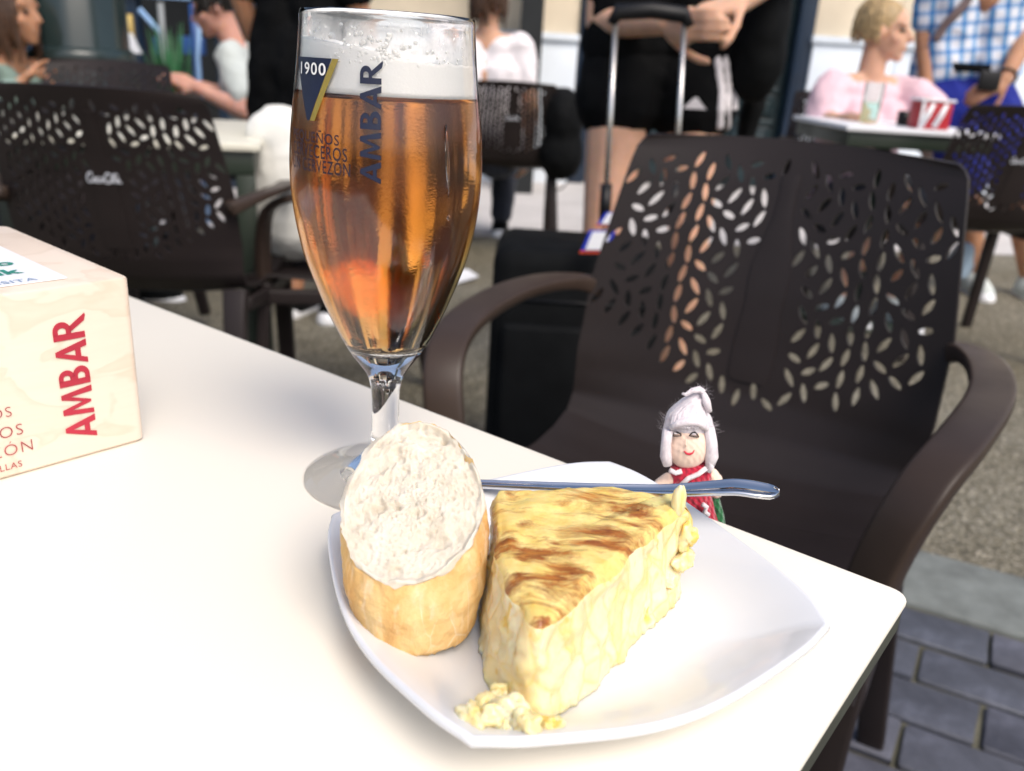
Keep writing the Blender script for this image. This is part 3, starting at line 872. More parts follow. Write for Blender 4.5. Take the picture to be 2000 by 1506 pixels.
# head of foam: flat below, heaped on the left and hollow on the right
N = 128; mb = MB(); vs = []; fs = []
def foam_top(x, y):
    u = x * math.cos(.1) + y * math.sin(.1)
    return .1915 - .10 * u * 1.1 + .0012 * fbm(V((x, y, 0)), 120, 3) - .0035 * math.exp(-(((x - .008) ** 2 + (y + .02) ** 2) / .00013))
zs = [0, .15, .3, .45, .6, .75, .9, 1]
for i, u in enumerate(zs):
    for j in range(N):
        a = 2 * math.pi * j / N; c, s_ = math.cos(a), math.sin(a)
        zt = foam_top(c * .034, s_ * .034) + .0006 * noise.noise(V((c * 9, s_ * 9, 0)))
        z = lerp(BZ + .0001, zt, u); r = Rin(z) - .0002
        vs.append(GT + V((r * c, r * s_, z)))
RR = 22
for i in range(1, RR + 1):
    k = 1 - i / RR * .98
    for j in range(N):
        a = 2 * math.pi * j / N; p = vs[7 * N + j] - GT
        x, y = p.x * k, p.y * k
        vs.append(GT + V((x, y, lerp(p.z, foam_top(x, y), smooth(1, .8, k)))))
for i in range(7 + RR):
    for j in range(N):
        a = i * N + j; b = i * N + (j + 1) % N; fs.append((a, b, b + N, a + N))
fs.append(tuple(range(N - 1, -1, -1))); fs.append(tuple(range((7 + RR) * N, (8 + RR) * N)))
mb.add(vs, fs); mb.build('foam', M_foam, glass)
# film of foam drying on the inside of the wall above the head
def film_mat():
    m, t, b = new_mat('foam_film')
    b.inputs['Base Color'].default_value = (.92, .91, .88, 1); b.inputs['Roughness'].default_value = .6
    vec = coords(t); f = tnoise(t, coords(t, scale=(1, 1, .5)), 70, 5, .62, .8); g = tnoise(t, vec, 330, 3)
    tc_ = nd(t, 'ShaderNodeSeparateXYZ'); t.links.new(vec, tc_.inputs[0])
    mr = nd(t, 'ShaderNodeMapRange'); t.links.new(tc_.outputs['Z'], mr.inputs['Value'])
    mr.inputs['From Min'].default_value = .209; mr.inputs['From Max'].default_value = .183
    a = mixc(t, .25, f, g); ar = ramp(t, a, [(.32, .15), (.54, .97)])
    mm = nd(t, 'ShaderNodeMath', operation='MULTIPLY'); t.links.new(ar, mm.inputs[0]); t.links.new(mr.outputs[0], mm.inputs[1])
    t.links.new(mm.outputs[0], b.inputs['Alpha']); return m
M_film = film_mat()
mb = MB(); mb.lathe([(Rin(z) - .00025, z) for z in [.184 + .0195 * k / 20 for k in range(21)]], GT, 128, closed=False); mb.build('foam_film', M_film, glass, recalc=False)
mb = MB()
for k in range(70):
    a = rnd.gauss(-1.55, .28); z = rnd.gauss(.1915, .0035); r = rnd.uniform(.0004, .0014)
    z = max(.187, min(.199, z)); R_ = Rin(z) - r * .9
    mb.ball(GT + V((R_ * math.cos(a), R_ * math.sin(a), z)), r, 10, 7)
for k in range(60):
    a = rnd.uniform(0, 6.283); z = rnd.uniform(.188, .200); r = rnd.uniform(.0002, .0007); R_ = Rin(z) - r * .9
    mb.ball(GT + V((R_ * math.cos(a), R_ * math.sin(a), z)), r, 8, 6)
tag(mb.build('foam_bubble', M_foam, glass), kind='stuff')
# a run of water down the outside
mb = MB()
def gout(phi, z, e): r = Rout(z) + e; return GT + V((r * math.cos(phi), r * math.sin(phi), z))
CAM_PHI = math.atan2(-GY, -GX)
def gs(s, z, e=.0004): return gout(CAM_PHI + s / Rout(z), z, e)
pts = [gs(.0236, .1665, 0), gs(.0240, .160, 0), gs(.0247, .153, 0), gs(.0252, .147, 0), gs(.0258, .139, 0)]
mb.tube(pts, [.0005, .0011, .0014, .0011, .0004], 10, flat=(1, .6)); mb.build('water_drop', M_glass, glass)
mb = MB(); mb.ball(gs(.0262, .131, 0), (.0007, .0007, .0012), 10, 8); mb.build('water_drop', M_glass, glass)
# printing
M_navy = mat('navy_print', (.006, .010, .035), .45, var=.1, vscale=90)
M_gold = mat('gold_print', (.62, .42, .10), .32, metal=.85, var=.15, vscale=300)
M_wprint = mat('white_print', (.8, .8, .78), .5, var=.02)
def px_to_s(px, z):
    """arc position on the bowl of a mark seen at column px"""
    lo, hi = -1.45, 1.45
    for _ in range(40):
        md = (lo + hi) / 2; d = gs(md * Rout(z), z) - EYE
        if 1000 + F * d.dot(RT) / d.dot(_f) < px: lo = md
        else: hi = md
    return lo * Rout(z)
def zpx(py): return onY(748, py, GY - .037).z - ZT
ztop, zbot = zpx(121), zpx(247)
sL, sR, sB = px_to_s(583, ztop), px_to_s(648, ztop), px_to_s(603, zbot)
vs, fs = rect_polys(0, 0, 1, 1, 10, 14)
def tri(x, y):
    z = lerp(zbot, ztop, y); return gs(lerp(lerp(sB - .0012, sL, y), lerp(sB + .0004, sR, y), x), z)
decal(vs, fs, tri, 'print_mark', M_navy, glass)
def stripe(x, y):
    z = lerp(zbot, ztop, y); s0 = lerp(sB + .0006, sR + .0002, y); return gs(s0 + x * .0028, z)
decal(*rect_polys(0, 0, 1, 1, 3, 14), stripe, 'print_mark', M_gold, glass)
vs, fs = text_polys('1900', 1, .012, 1.15); vs = norm_polys(vs, w=1, h=1)
z0, z1 = zpx(156), zpx(131)
decal(vs, fs, lambda x, y: gs(lerp(px_to_s(589, z0), px_to_s(637, z0), x), lerp(z0, z1, y) + .0000, .0007), 'lettering', M_wprint, glass, 1)
vs, fs = brand_polys('AMBAR'); vs = norm_polys(vs, w=1, h=1)
za, zb2 = zpx(358), zpx(119)
sm0, sm1 = px_to_s(747, .15), px_to_s(703, .15)
decal(vs, fs, lambda x, y: gs(lerp(sm0, sm1, y), lerp(za, zb2, x)), 'brand_lettering', M_navy, glass, 2)
for i, (s, y0, y1, xr) in enumerate((('PEQUEÑOS', 292, 262, 662), ('CERVECEROS', 318, 292, 678), ('UN CERVEZÓN', 346, 314, 684))):
    vs, fs = text_polys(s, 1, .008, 1.12); vs = norm_polys(vs, w=1, h=1)
    z0, z1 = zpx(y0), zpx(y1); s1 = px_to_s(xr, z0); s0 = px_to_s(574, z0) - .0003
    decal(vs, fs, lambda x, y: gs(lerp(s0, s1, x), lerp(z0, z1, y) - .0004 * x), 'lettering', M_navy, glass, 1)

def bezv(P, n):
    P = [V(p) for p in P]; out = []
    for k in range(n):
        t_ = k / (n - 1) * (len(P) - 1); i = min(int(t_), len(P) - 2); u = t_ - i
        p0, p1, p2, p3 = P[max(i - 1, 0)], P[i], P[i + 1], P[min(i + 2, len(P) - 1)]
        out.append(.5 * (2 * p1 + (p2 - p0) * u + (2 * p0 - 5 * p1 + 4 * p2 - p3) * u * u + (3 * p1 - p0 - 3 * p2 + p3) * u ** 3))
    return out
# ------------------------------------------------------------------ knitted puppet at the table edge
def knit_mat(name, col, var=.12, bst=.9):
    m, t, b = new_mat(name)
    vec = coords(t)
    w1 = nd(t, 'ShaderNodeTexWave', Scale=170.0, Distortion=1.2, Detail=2.0); w1.wave_type = 'BANDS'; w1.bands_direction = 'DIAGONAL'; t.links.new(coords(t), w1.inputs['Vector'])
    w2 = nd(t, 'ShaderNodeTexWave', Scale=120.0, Distortion=1.5, Detail=2.0); w2.bands_direction = 'X'; t.links.new(vec, w2.inputs['Vector'])
    n_ = tnoise(t, vec, 1400, 3)
    h = mixc(t, .5, w1.outputs['Fac'], w2.outputs['Fac']); h = mixc(t, .35, h, n_)
    t.links.new(ramp(t, h, [(.2, [c * (1 - 2.2 * var) for c in col]), (.8, [min(1, c * (1 + var)) for c in col])]), b.inputs['Base Color'])
    b.inputs['Roughness'].default_value = .95; b.inputs['Sheen Weight'].default_value = .5; b.inputs['Specular IOR Level'].default_value = .15
    bump(t, b, h, bst, .0012); return m
def wool_mat():
    m, t, b = new_mat('white_wool')
    vec = coords(t); f = tnoise(t, coords(t, scale=(1, 1, .5)), 420, 4, .6, 1.0); g = tnoise(t, vec, 2200, 3)
    t.links.new(ramp(t, f, [(.3, (.62, .54, .58)), (.65, (.80, .75, .77))]), b.inputs['Base Color'])
    b.inputs['Roughness'].default_value = .95; b.inputs['Sheen Weight'].default_value = .4; b.inputs['Specular IOR Level'].default_value = .1
    bump(t, b, mixc(t, .5, f, g), .6, .0008); return m
M_kred, M_kwhite, M_kskin, M_kgreen = knit_mat('red_knit', (.50, .018, .05)), wool_mat(), knit_mat('peach_knit', (.88, .66, .53), .01, .35), knit_mat('green_knit', (.02, .16, .05))
M_thread = mat('black_thread', (.01, .01, .014), .8, var=0); M_lip = mat('red_thread', (.55, .02, .05), .8, var=0)
DY = .3735
dp = lambda x, y, dy=0.0: onY(x, y, DY + dy)
dc = dp(1352, 1010)
doll = thing('knitted_puppet', 'small knitted puppet with white hair and red dress behind the table edge', 'doll', (dc.x, dc.y, dc.z - .012))
PX = F / ((dp(1345, 880) - EYE).dot(_f))          # pixels per metre at the puppet
rpx = lambda n: n / PX
def fuzz(mb, c, r, n, L, seed):
    q = random.Random(seed)
    for k in range(n):
        d = V((q.gauss(0, 1), q.gauss(0, 1), q.gauss(0, 1))).normalized()
        p = V(c) + V((d.x * r[0], d.y * r[1], d.z * r[2])); e = V((q.gauss(0, 1), q.gauss(0, 1), q.gauss(0, 1))) * .6
        l = L * q.uniform(.4, 1.2)
        mb.tube([p, p + (d + e * .5) * l * .5, p + (d + e) * l], [.00003, .000025, .000012], 3, cap=False)
body = MB()
ax = [dp(1349, 905), dp(1351, 935), dp(1353, 965), dp(1357, 1000), dp(1362, 1040), dp(1366, 1080)]
body.tube(ax, [rpx(40), rpx(42), rpx(37), rpx(40), rpx(47), rpx(50)], 24, flat=(1, .62), up=(0, 1, 0)); body.build('dress', M_kred, doll)
side = MB()
for sx in (1310, 1394):
    side.tube([dp(sx, 932, .001), dp(sx + (1353 - sx) * .1, 970, .001), dp(sx + 6, 1010, .001)], [rpx(13), rpx(11), rpx(13)], 12)
    break
side.build('waistcoat', M_kgreen, doll)
side = MB(); side.tube([dp(1392, 930, .001), dp(1394, 970, .001), dp(1404, 1010, .001), dp(1410, 1050, .001)], [rpx(12), rpx(10), rpx(11), rpx(11)], 12); side.build('waistcoat', M_kgreen, doll)
for x, y, r in ((1291, 944, 15), (1396, 935, 15)):
    arm = MB(); arm.capsule(dp(x + (14 if x < 1350 else -6), y - 8), dp(x, y + 4), rpx(r * .9), rpx(r), 14)
    if x > 1350: arm.capsule(dp(x, y + 2), dp(x + 3, y + 26), rpx(r), rpx(r * .85), 14)
    arm.build('arm', M_kskin, doll)
hd = MB(); hc = dp(1345, 868); hd.ball(hc, (rpx(42), rpx(34), rpx(50)), 28, 20, None, lambda d: 1 + .02 * noise.noise(d * 6)); hd.build('head', M_kskin, doll)
hair = MB()
# hood of hair round the face: tapering crown and two side rolls
crown = [dp(1345, 828, .0055), dp(1346, 816, .004), dp(1349, 804, .0035), dp(1353, 790, .003), dp(1366, 772, .003), dp(1372, 764, .003)]
hair.tube([dp(1345, 842, .0085), *crown], [rpx(42), rpx(47), rpx(44), rpx(36), rpx(24), rpx(13), rpx(7)], 24)
def roll(pts, rr): hair.tube(pts, rr, 12)
roll([dp(1306, 840, -.004), dp(1301, 865, -.005), dp(1300, 890, -.005), dp(1304, 908, -.005)], [rpx(9), rpx(10), rpx(11), rpx(9)])
roll([dp(1385, 835, -.004), dp(1389, 865, -.005), dp(1390, 892, -.005), dp(1386, 912, -.005)], [rpx(10), rpx(12), rpx(13), rpx(8)])
roll([dp(1310, 836, -.0055), dp(1326, 827, -.0070), dp(1346, 823, -.0075), dp(1366, 826, -.0070), dp(1382, 838, -.005)], [rpx(6), rpx(7), rpx(8), rpx(7), rpx(6)])
hair.ball(dp(1345, 862, .0085), (rpx(52), rpx(32), rpx(50)), 24, 16)
hair.tube([dp(1374, 768, -.001), dp(1380, 785, -.002), dp(1385, 803, -.001)], [rpx(5), rpx(8), rpx(6)], 10)
hair.tube([dp(1332, 769, 0), dp(1340, 771, 0), dp(1352, 763, 0), dp(1366, 761, 0), dp(1374, 766, 0)], [rpx(2), rpx(4), rpx(5.5), rpx(7), rpx(6)], 10)
for k in range(54):
    u = -1 + 2 * (k + .5) / 54 + rnd.uniform(-.03, .03); top_ = dp(1362 + u * 5, 782 + rnd.uniform(-3, 3), -.001)
    w_ = math.sin(u * 1.45); dz_ = -math.cos(u * 1.45)
    if abs(u) > .55: pts = [top_, dp(1346 + w_ * 34, 806, .003 + dz_ * .004), dp(1345 + w_ * 48, 840, .003 + dz_ * .004), dp(1345 + w_ * 50, 872, .0 + dz_ * .005), dp(1345 + w_ * rnd.uniform(43, 50), 905 + rnd.uniform(-6, 8), dz_ * .005)]
    else: pts = [top_, dp(1348 + w_ * 36, 804, .003 + dz_ * .0062), dp(1346 + w_ * 46, 822, .003 + dz_ * .0085), dp(1345 + w_ * 47, 837 + rnd.uniform(-3, 2), .0025 + dz_ * .0100)]
    hair.tube(bezv(pts, 12), [rpx(3.6 * rnd.uniform(.8, 1.15))] * 11 + [rpx(1.5)], 6)
hobj = hair.build('hair', M_kwhite, doll)
fz = MB(); fuzz(fz, dp(1345, 835, .003), (rpx(50), rpx(36), rpx(48)), 420, .0022, 3); fuzz(fz, dp(1366, 772, .002), (rpx(16), rpx(14), rpx(16)), 90, .0022, 4)
fuzz(fz, dp(1350, 950), (rpx(46), rpx(30), rpx(50)), 120, .002, 5)
f_o = fz.build('wool_fuzz', M_kwhite, doll, recalc=False); tag(f_o, kind='stuff')
face = -rpx(34)
def fp(x, y): # point on the front of the head
    dx, dz = (x - 1345) / 42, (y - 868) / 50
    return dp(x, y, -rpx(34) * math.sqrt(max(.05, 1 - min(.95, dx * dx + dz * dz))) - .0003)
for ex, tilt in ((1321, 0), (1355, 3)):
    e = MB(); e.tube([fp(ex - 9, 851), fp(ex - 4, 846), fp(ex + 2, 844), fp(ex + 8, 847 + tilt), fp(ex + 10, 851 + tilt)], [rpx(.9), rpx(1.5), rpx(1.8), rpx(1.5), rpx(.8)], 8)
    e.tube([fp(ex - 9, 851), fp(ex, 852 + tilt * .3), fp(ex + 10, 851 + tilt)], [rpx(1), rpx(1.3), rpx(1)], 8); e.build('eye', M_thread, doll)
    w = MB(); w.ball(fp(ex, 847 + tilt * .5) + V((0, .0002, 0)), (rpx(5), rpx(1.6), rpx(1.8)), 12, 8); w.build('eye_white', M_kwhite, doll)
e = MB(); e.tube([fp(1336, 881), fp(1341, 886), fp(1347, 887), fp(1353, 884), fp(1356, 879)], [rpx(1), rpx(2.4), rpx(3), rpx(2.4), rpx(1)], 8); e.build('mouth', M_lip, doll)
e = MB(); e.tube([fp(1340, 858), fp(1339, 866), fp(1341, 872)], [rpx(1), rpx(1.4), rpx(1.8)], 8); e.build('nose', M_kskin, doll)
scf = MB()
for pts in ([(1308, 918), (1320, 924), (1332, 920)], [(1330, 948), (1345, 934), (1364, 926), (1380, 914)], [(1386, 900), (1390, 912), (1384, 922)], [(1372, 985), (1380, 990), (1376, 1000), (1384, 1006)]):
    scf.tube([dp(x, y, -rpx(26 if y < 960 else 34)) for x, y in pts], rpx(5), 10)
scf.build('scarf', M_kwhite, doll)
# ------------------------------------------------------------------ perforated plastic armchair
M_script = mat('white_script', (.70, .72, .78), .5, var=.05)
prof_c = [(.287, .842), (.268, .79), (.248, .72), (.231, .65), (.216, .58), (.200, .52), (.178, .475), (.145, .443), (.10, .428), (.05, .422), (-.05, .424), (-.14, .434), (-.20, .440), (-.228, .434), (-.240, .418)]
cum = [0.0]
for (y0, z0), (y1, z1) in zip(prof_c, prof_c[1:]): cum.append(cum[-1] + math.hypot(y1 - y0, z1 - z0))
ytab = [(c, p[0]) for c, p in zip(cum, prof_c)]; ztab = [(c, p[1]) for c, p in zip(cum, prof_c)]
wtab = [(0, .186), (.006, .194), (.018, .200), (.10, .212), (.20, .226), (.30, .228), (.36, .226), (.45, .226), (.65, .228), (.80, .222)]
BEND = cum[9]
def shell(x, b, off=0.0):
    """x in metres on the nominal half width .23, b = distance down the shell from the top edge"""
    a = x / .23; w = interp(wtab, b)
    y, z = interp(ytab, b), interp(ztab, b)
    y2, z2 = interp(ytab, b + .004), interp(ztab, b + .004)
    t_ = V((0, y2 - y, z2 - z)).normalized(); n_ = V((0, t_.z, -t_.y))          # towards the front / up
    back = 1 - smooth(.30, .46, b)
    p = V((a * w, y - .045 * a * a * back, z + .022 * a * a * (1 - back) - .006 * a * a * (1 - smooth(0, .05, b))))
    return p + n_ * off
COLS, ROWS, B0, B1 = 22, 12, .022, .352
cw, rh = .46 / COLS, (B1 - B0) / ROWS
def bottle_w(u):
    return interp([(0, .0125), (.05, .0125), (.06, .0105), (.2, .0125), (.33, .020), (.44, .0265), (.54, .025), (.62, .0235), (.75, .0265), (.92, .0275), (.97, .026), (1, .021)], u)
BO0, BO1 = .045, .315
mb = MB(); ang = [[28, -66, -10], [8, -32, 14], [-30, -8, 62]]
def cellp(x0, b0, x1, b1, n=4, nv=4):
    out = []
    for i in range(n): out.append((lerp(x0, x1, i / n), b0))
    for i in range(nv): out.append((x1, lerp(b0, b1, i / nv)))
    for i in range(n): out.append((lerp(x1, x0, i / n), b1))
    for i in range(nv): out.append((x0, lerp(b1, b0, i / nv)))
    return out
q = random.Random(11)
for c in range(COLS):
    x0 = -.23 + c * cw
    spans = [(B0 + r_ * rh, B0 + (r_ + 1) * rh, r_, 4) for r_ in range(ROWS)] if c % 2 == 0 else \
        [(B0, B0 + rh / 2, -1, 2)] + [(B0 + (r_ + .5) * rh, B0 + (r_ + 1.5) * rh, r_, 4) for r_ in range(ROWS - 1)] + [(B1 - rh / 2, B1, -1, 2)]
    for b0, b1, r_, nv in spans:
        cx, cb = x0 + cw / 2, (b0 + b1) / 2
        bp2 = cellp(x0, b0, x0 + cw, b1, 4, nv); n = len(bp2)
        cx += q.uniform(-.001, .001); cb += q.uniform(-.001, .001)
        lim = .342 - .085 * (cx / .2) ** 2
        u = (cb - BO0) / (BO1 - BO0)
        bw = bottle_w(min(1, max(0, u))) + .009 if -.03 < u < 1.03 else 0
        if r_ >= 0 and abs(cx) < .219 and cb < lim and abs(cx) > bw:
            th = math.radians(ang[r_ % 3][(c // 2 + r_) % 3] + q.uniform(-8, 8)); Lh, Wh = .0130, .0043
            if abs(math.sin(th)) > .6: Lh = .0106
            hp = []
            for (x, b) in bp2:
                dx, db = x - cx, b - cb
                uu = dx * math.sin(th) + db * math.cos(th); ww = dx * math.cos(th) - db * math.sin(th)
                t_ = math.atan2(ww / Wh, uu / Lh); s_, c_ = math.sin(t_), math.cos(t_)
                lu = Lh * c_; lw = Wh * s_ * (1 - .25 * abs(c_))
                hp.append((cx + lu * math.sin(th) + lw * math.cos(th), cb + lu * math.cos(th) - lw * math.sin(th)))
            mb.add([shell(*p) for p in bp2] + [shell(*p) for p in hp], [(i, (i + 1) % n, n + (i + 1) % n, n + i) for i in range(n)])
        else:
            mb.add([shell(*p) for p in bp2] + [shell(x0 + cw / 2, (b0 + b1) / 2)], [(i, (i + 1) % n, n) for i in range(n)])
def strip(mb, b0, b1, nb, nx=COLS * 4):
    vs = [shell(-.23 + .46 * i / nx, lerp(b0, b1, j / nb)) for j in range(nb + 1) for i in range(nx + 1)]
    mb.add(vs, [(j * (nx + 1) + i, j * (nx + 1) + i + 1, (j + 1) * (nx + 1) + i + 1, (j + 1) * (nx + 1) + i) for j in range(nb) for i in range(nx)])
strip(mb, 0, B0, 6); strip(mb, B1, BEND, 16)
def solidify(o, th):
    m = o.modifiers.new('thickness', 'SOLIDIFY'); m.thickness = th; m.offset = 0; m.use_even_offset = False
    dg = bpy.context.evaluated_depsgraph_get(); me = bpy.data.meshes.new_from_object(o.evaluated_get(dg))
    o.modifiers.clear(); o.data = me; me.set_sharp_from_angle(angle=math.radians(38))
chair0 = thing('plastic_armchair', 'x', 'chair')
o = mb.build('backrest', M_brown, chair0, local=True, merge=1e-5); solidify(o, .0055)
mb = MB(); strip(mb, BEND, cum[-1], 24, 30); o = mb.build('seat', M_brown, chair0, local=True); solidify(o, .006)
# bottle-shaped solid panel in the middle of the backrest
mb = MB(); nb = 40
loops = []
for j in range(nb + 1):
    u = j / nb; b = lerp(BO0, BO1, u); w = bottle_w(u)
    loops.append([shell(-w, b, .0045), shell(-w * .5, b, .0052), shell(w * .5, b, .0052), shell(w, b, .0045), shell(w, b, -.0045), shell(w * .5, b, -.0052), shell(-w * .5, b, -.0052), shell(-w, b, -.0045)])
vs = [p for l in loops for p in l]; fs = []
for j in range(nb):
    for i in range(8):
        a = j * 8 + i; b = j * 8 + (i + 1) % 8; fs.append((a, b, b + 8, a + 8))
fs.append(tuple(range(8))); fs.append(tuple(range(nb * 8 + 7, nb * 8 - 1, -1)))
mb.add(vs, fs); emb = mb.build('bottle_emblem', M_brown, chair0, local=True, sharp=45)
# flowing script on the rear of the bottle
def script_strokes():
    def ell(cx, cy, rx, ry, a0, a1, n=14): return [(cx + rx * math.cos(math.radians(lerp(a0, a1, i / n))) + .25 * ry * math.sin(math.radians(lerp(a0, a1, i / n))), cy + ry * math.sin(math.radians(lerp(a0, a1, i / n)))) for i in range(n + 1)]
    S = []
    S.append((ell(1.0, 1.0, .75, 1.0, 50, 330), .16)); S.append(([(1.5, .55), (1.9, .2), (2.6, .05), (3.2, .10)], .09)); S.append(([(1.45, 1.75), (1.7, 1.5), (1.3, 1.35)], .12))
    S.append((ell(2.05, .62, .38, .45, 0, 360), .13)); S.append((ell(3.0, .62, .36, .45, 60, 320), .13)); S.append((ell(3.85, .62, .36, .45, 0, 360), .13)); S.append(([(4.2, 1.0), (4.2, .35), (4.45, .2)], .13))
    S.append(([(4.5, .62), (4.85, .66)], .10))
    S.append((ell(5.6, 1.0, .72, 1.0, 50, 330), .16)); S.append(([(6.05, 1.75), (6.7, 1.55), (7.6, 1.9), (8.4, 1.75)], .12))
    S.append((ell(6.55, .62, .38, .45, 0, 360), .13)); S.append(([(7.1, .3), (7.5, 1.6), (7.3, 1.75), (7.2, .5), (7.45, .2)], .12)); S.append((ell(8.0, .62, .36, .45, 0, 360), .13)); S.append(([(8.38, 1.0), (8.38, .35), (8.65, .2), (8.9, .3)], .13))
    return S
mb = MB(); b_l = lerp(BO0, BO1, .47)
for pts, w in script_strokes():
    P = [shell(-(x / 9.0 - .5) * .068, b_l + (.9 - y) * .0098, -.0056) for x, y in pts]
    mb.tube(P, w * .0088, 6, flat=(1, .35), up=(0, 1, 0))
let = mb.build('lettering', M_script, None); let.parent = emb
# arms sweep out from the back and turn down into the front legs
def sq_tube(mb, pts, wid, thk, n=20, up=(0, 0, 1)):
    pts = bezv(pts, 34); k = len(pts); prev = None; rings = []
    wid = [interp([(i / (len(wid) - 1), w) for i, w in enumerate(wid)], j / (k - 1)) for j in range(k)]
    thk = [interp([(i / (len(thk) - 1), w) for i, w in enumerate(thk)], j / (k - 1)) for j in range(k)]
    for i in range(k):
        t_ = (pts[min(i + 1, k - 1)] - pts[max(i - 1, 0)]).normalized(); u = V(up) if prev is None else prev
        u = (u - t_ * u.dot(t_)).normalized(); prev = u; w = t_.cross(u)
        rg = []
        for j in range(n):
            a = 2 * math.pi * j / n; c, s_ = math.cos(a), math.sin(a)
            rg.append(pts[i] + w * (math.copysign(abs(c) ** .28, c) * wid[i] / 2) + u * (math.copysign(abs(s_) ** .40, s_) * thk[i] / 2))
        rings += rg
    fs = []
    for i in range(k - 1):
        for j in range(n):
            a = i * n + j; b = i * n + (j + 1) % n; fs.append((a, b, b + n, a + n))
    fs.append(tuple(range(n - 1, -1, -1))); fs.append(tuple(range((k - 1) * n, k * n)))
    mb.add(rings, fs)
for s in (-1, 1):
    mb = MB(); sq_tube(mb, [(s * .220, .205, .628), (s * .246, .165, .640), (s * .264, .09, .646), (s * .268, .0, .645), (s * .252, -.11, .638), (s * .232, -.170, .61), (s * .214, -.188, .54), (s * .206, -.19, .44)],
                       [.026, .033, .040, .042, .042, .042, .041, .040], [.028, .018, .015, .015, .016, .018, .022, .025])
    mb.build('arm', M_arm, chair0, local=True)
    mb = MB(); sq_tube(mb, [(s * .206, -.190, .442), (s * .206, -.200, .28), (s * .210, -.225, .0)], [.042, .040, .036], [.028, .028, .026], up=(0, -1, 0)); mb.build('leg', M_brown, chair0, local=True)
    mb = MB(); sq_tube(mb, [(s * .205, .150, .452), (s * .214, .190, .34), (s * .250, .262, .0)], [.050, .044, .036], [.030, .030, .028], up=(0, -1, 0)); mb.build('leg', M_brown, chair0, local=True)
    mb = MB(); sq_tube(mb, [(s * .214, .12, .415), (s * .220, -.03, .408), (s * .216, -.19, .410)], [.024, .024, .024], [.03, .034, .034]); mb.build('seat_rail', M_brown, chair0, local=True)
def copy_tree(o, parent=None):
    c = o.copy(); sc.collection.objects.link(c); c.parent = parent
    for ch in list(o.children): copy_tree(ch, c)
    return c
GC_ = 'brown perforated armchairs on the terrace'
def place_chair(x, y, rot, label, dz=0.0, first=False):
    o = chair0 if first else copy_tree(chair0)
    o.location = (x, y, gz(x) + dz); o.rotation_euler = (0, 0, rot)
    tag(o, label, 'chair', GC_); return o
place_chair(.212, .885, math.radians(-28.2), 'nearest brown perforated armchair, facing the table behind the puppet', first=True)
place_chair(-.785, 1.86, math.radians(180), 'brown perforated armchair seen from behind, beyond the wooden box', -.01 + .03)
place_chair(-.075, 4.48, math.radians(180), 'perforated armchair of the person with brown hair and white shirt')
place_chair(-1.37, 2.70, 0, 'armchair on the far side of the left cream table, before the column', .05)
place_chair(1.56, 3.06, math.radians(180), 'armchair at the right edge, drawn up to the pink woman\'s table', .0)
# ------------------------------------------------------------------ background: luggage, street furniture, buildings
from mathutils.bvhtree import BVHTree
M_blackcloth = mat('black_nylon', (.0035, .004, .0045), .8, var=.2, vscale=12, bscale=500, bstr=.2, spec=.12)
M_blackplast = mat('black_plastic', (.006, .006, .007), .45, var=.1, spec=.3)
M_chrome = mat('brushed_aluminium', (.62, .60, .58), .28, metal=.9, var=.04)
M_tagblue = mat('blue_tag', (.01, .03, .42), .5, var=.05); M_tagred = mat('orange_red_tag', (.55, .06, .02), .5, var=.05)
def hit(o, px, py, off=.003):
    me = o.data; M = o.matrix_world if o.parent is None else pmat(o.parent)
    key = o.name
    if key not in _bvh: _bvh[key] = BVHTree.FromPolygons([M @ v.co for v in me.vertices], [list(p.vertices) for p in me.polygons])
    d = ray(px, py).normalized(); h = _bvh[key].ray_cast(EYE, d)
    return (h[0] - d * off) if h[0] is not None else None
_bvh = {}
# suitcase
sx0, sx1, sy0, sy1, szt = -.052, .300, 1.64, 1.90, .585
suit = thing('suitcase', 'black fabric trolley suitcase standing behind the nearest armchair', 'suitcase', ((sx0 + sx1) / 2, (sy0 + sy1) / 2, gz(.1)))
mb = MB(); mb.box(((sx0 + sx1) / 2, (sy0 + sy1) / 2, (szt + .05) / 2), (sx1 - sx0, sy1 - sy0, szt - .05), bev=.035); sbody = mb.build('shell', M_blackcloth, suit)
mb = MB(); mb.box(((sx0 + sx1) / 2, sy0 - .012, .26), (sx1 - sx0 - .05, .03, .36), bev=.012); mb.build('front_pocket', M_blackcloth, suit)
for zz in (.455,):
    mb = MB(); mb.tube([(sx0 + .03, sy0 - .001, zz + .03), (sx1 - .03, sy0 - .001, zz + .03)], .003, 6); mb.build('zip', M_blackplast, suit)
for x in (sx0 + .05, sx1 - .05):
    for y in (sy0 + .04, sy1 - .04):
        mb = MB(); mb.tube([(x - .012, y, gz(.1) + .026), (x + .012, y, gz(.1) + .026)], .024, 16); mb.build('wheel', M_blackplast, suit)
hy = 1.93
b1t, b1b = onY(1203, 40, hy + .06), onY(1182, 405, hy - .02); b2t, b2b = onY(1337, 45, hy + .06), onY(1316, 405, hy - .02)
for a, b in ((b1t, b1b), (b2t, b2b)):
    d = (b - a).normalized()
    mb = MB(); mb.tube([a, b - d * .03], .0085, 12, flat=(1, .7)); mb.build('handle_bar', M_chrome, suit)
    mb = MB(); mb.tube([b - d * .05, b + d * .03], .013, 12); mb.build('bar_socket', M_blackplast, suit)
mb = MB(); mb.tube([b1t + V((-.008, 0, -.008)), b1t + V((.002, 0, .016)), (b1t + b2t) / 2 + V((0, 0, .022)), b2t + V((-.002, 0, .016)), b2t + V((.010, 0, -.008))], [.013, .017, .017, .017, .013], 12); mb.build('grip', M_blackplast, suit)
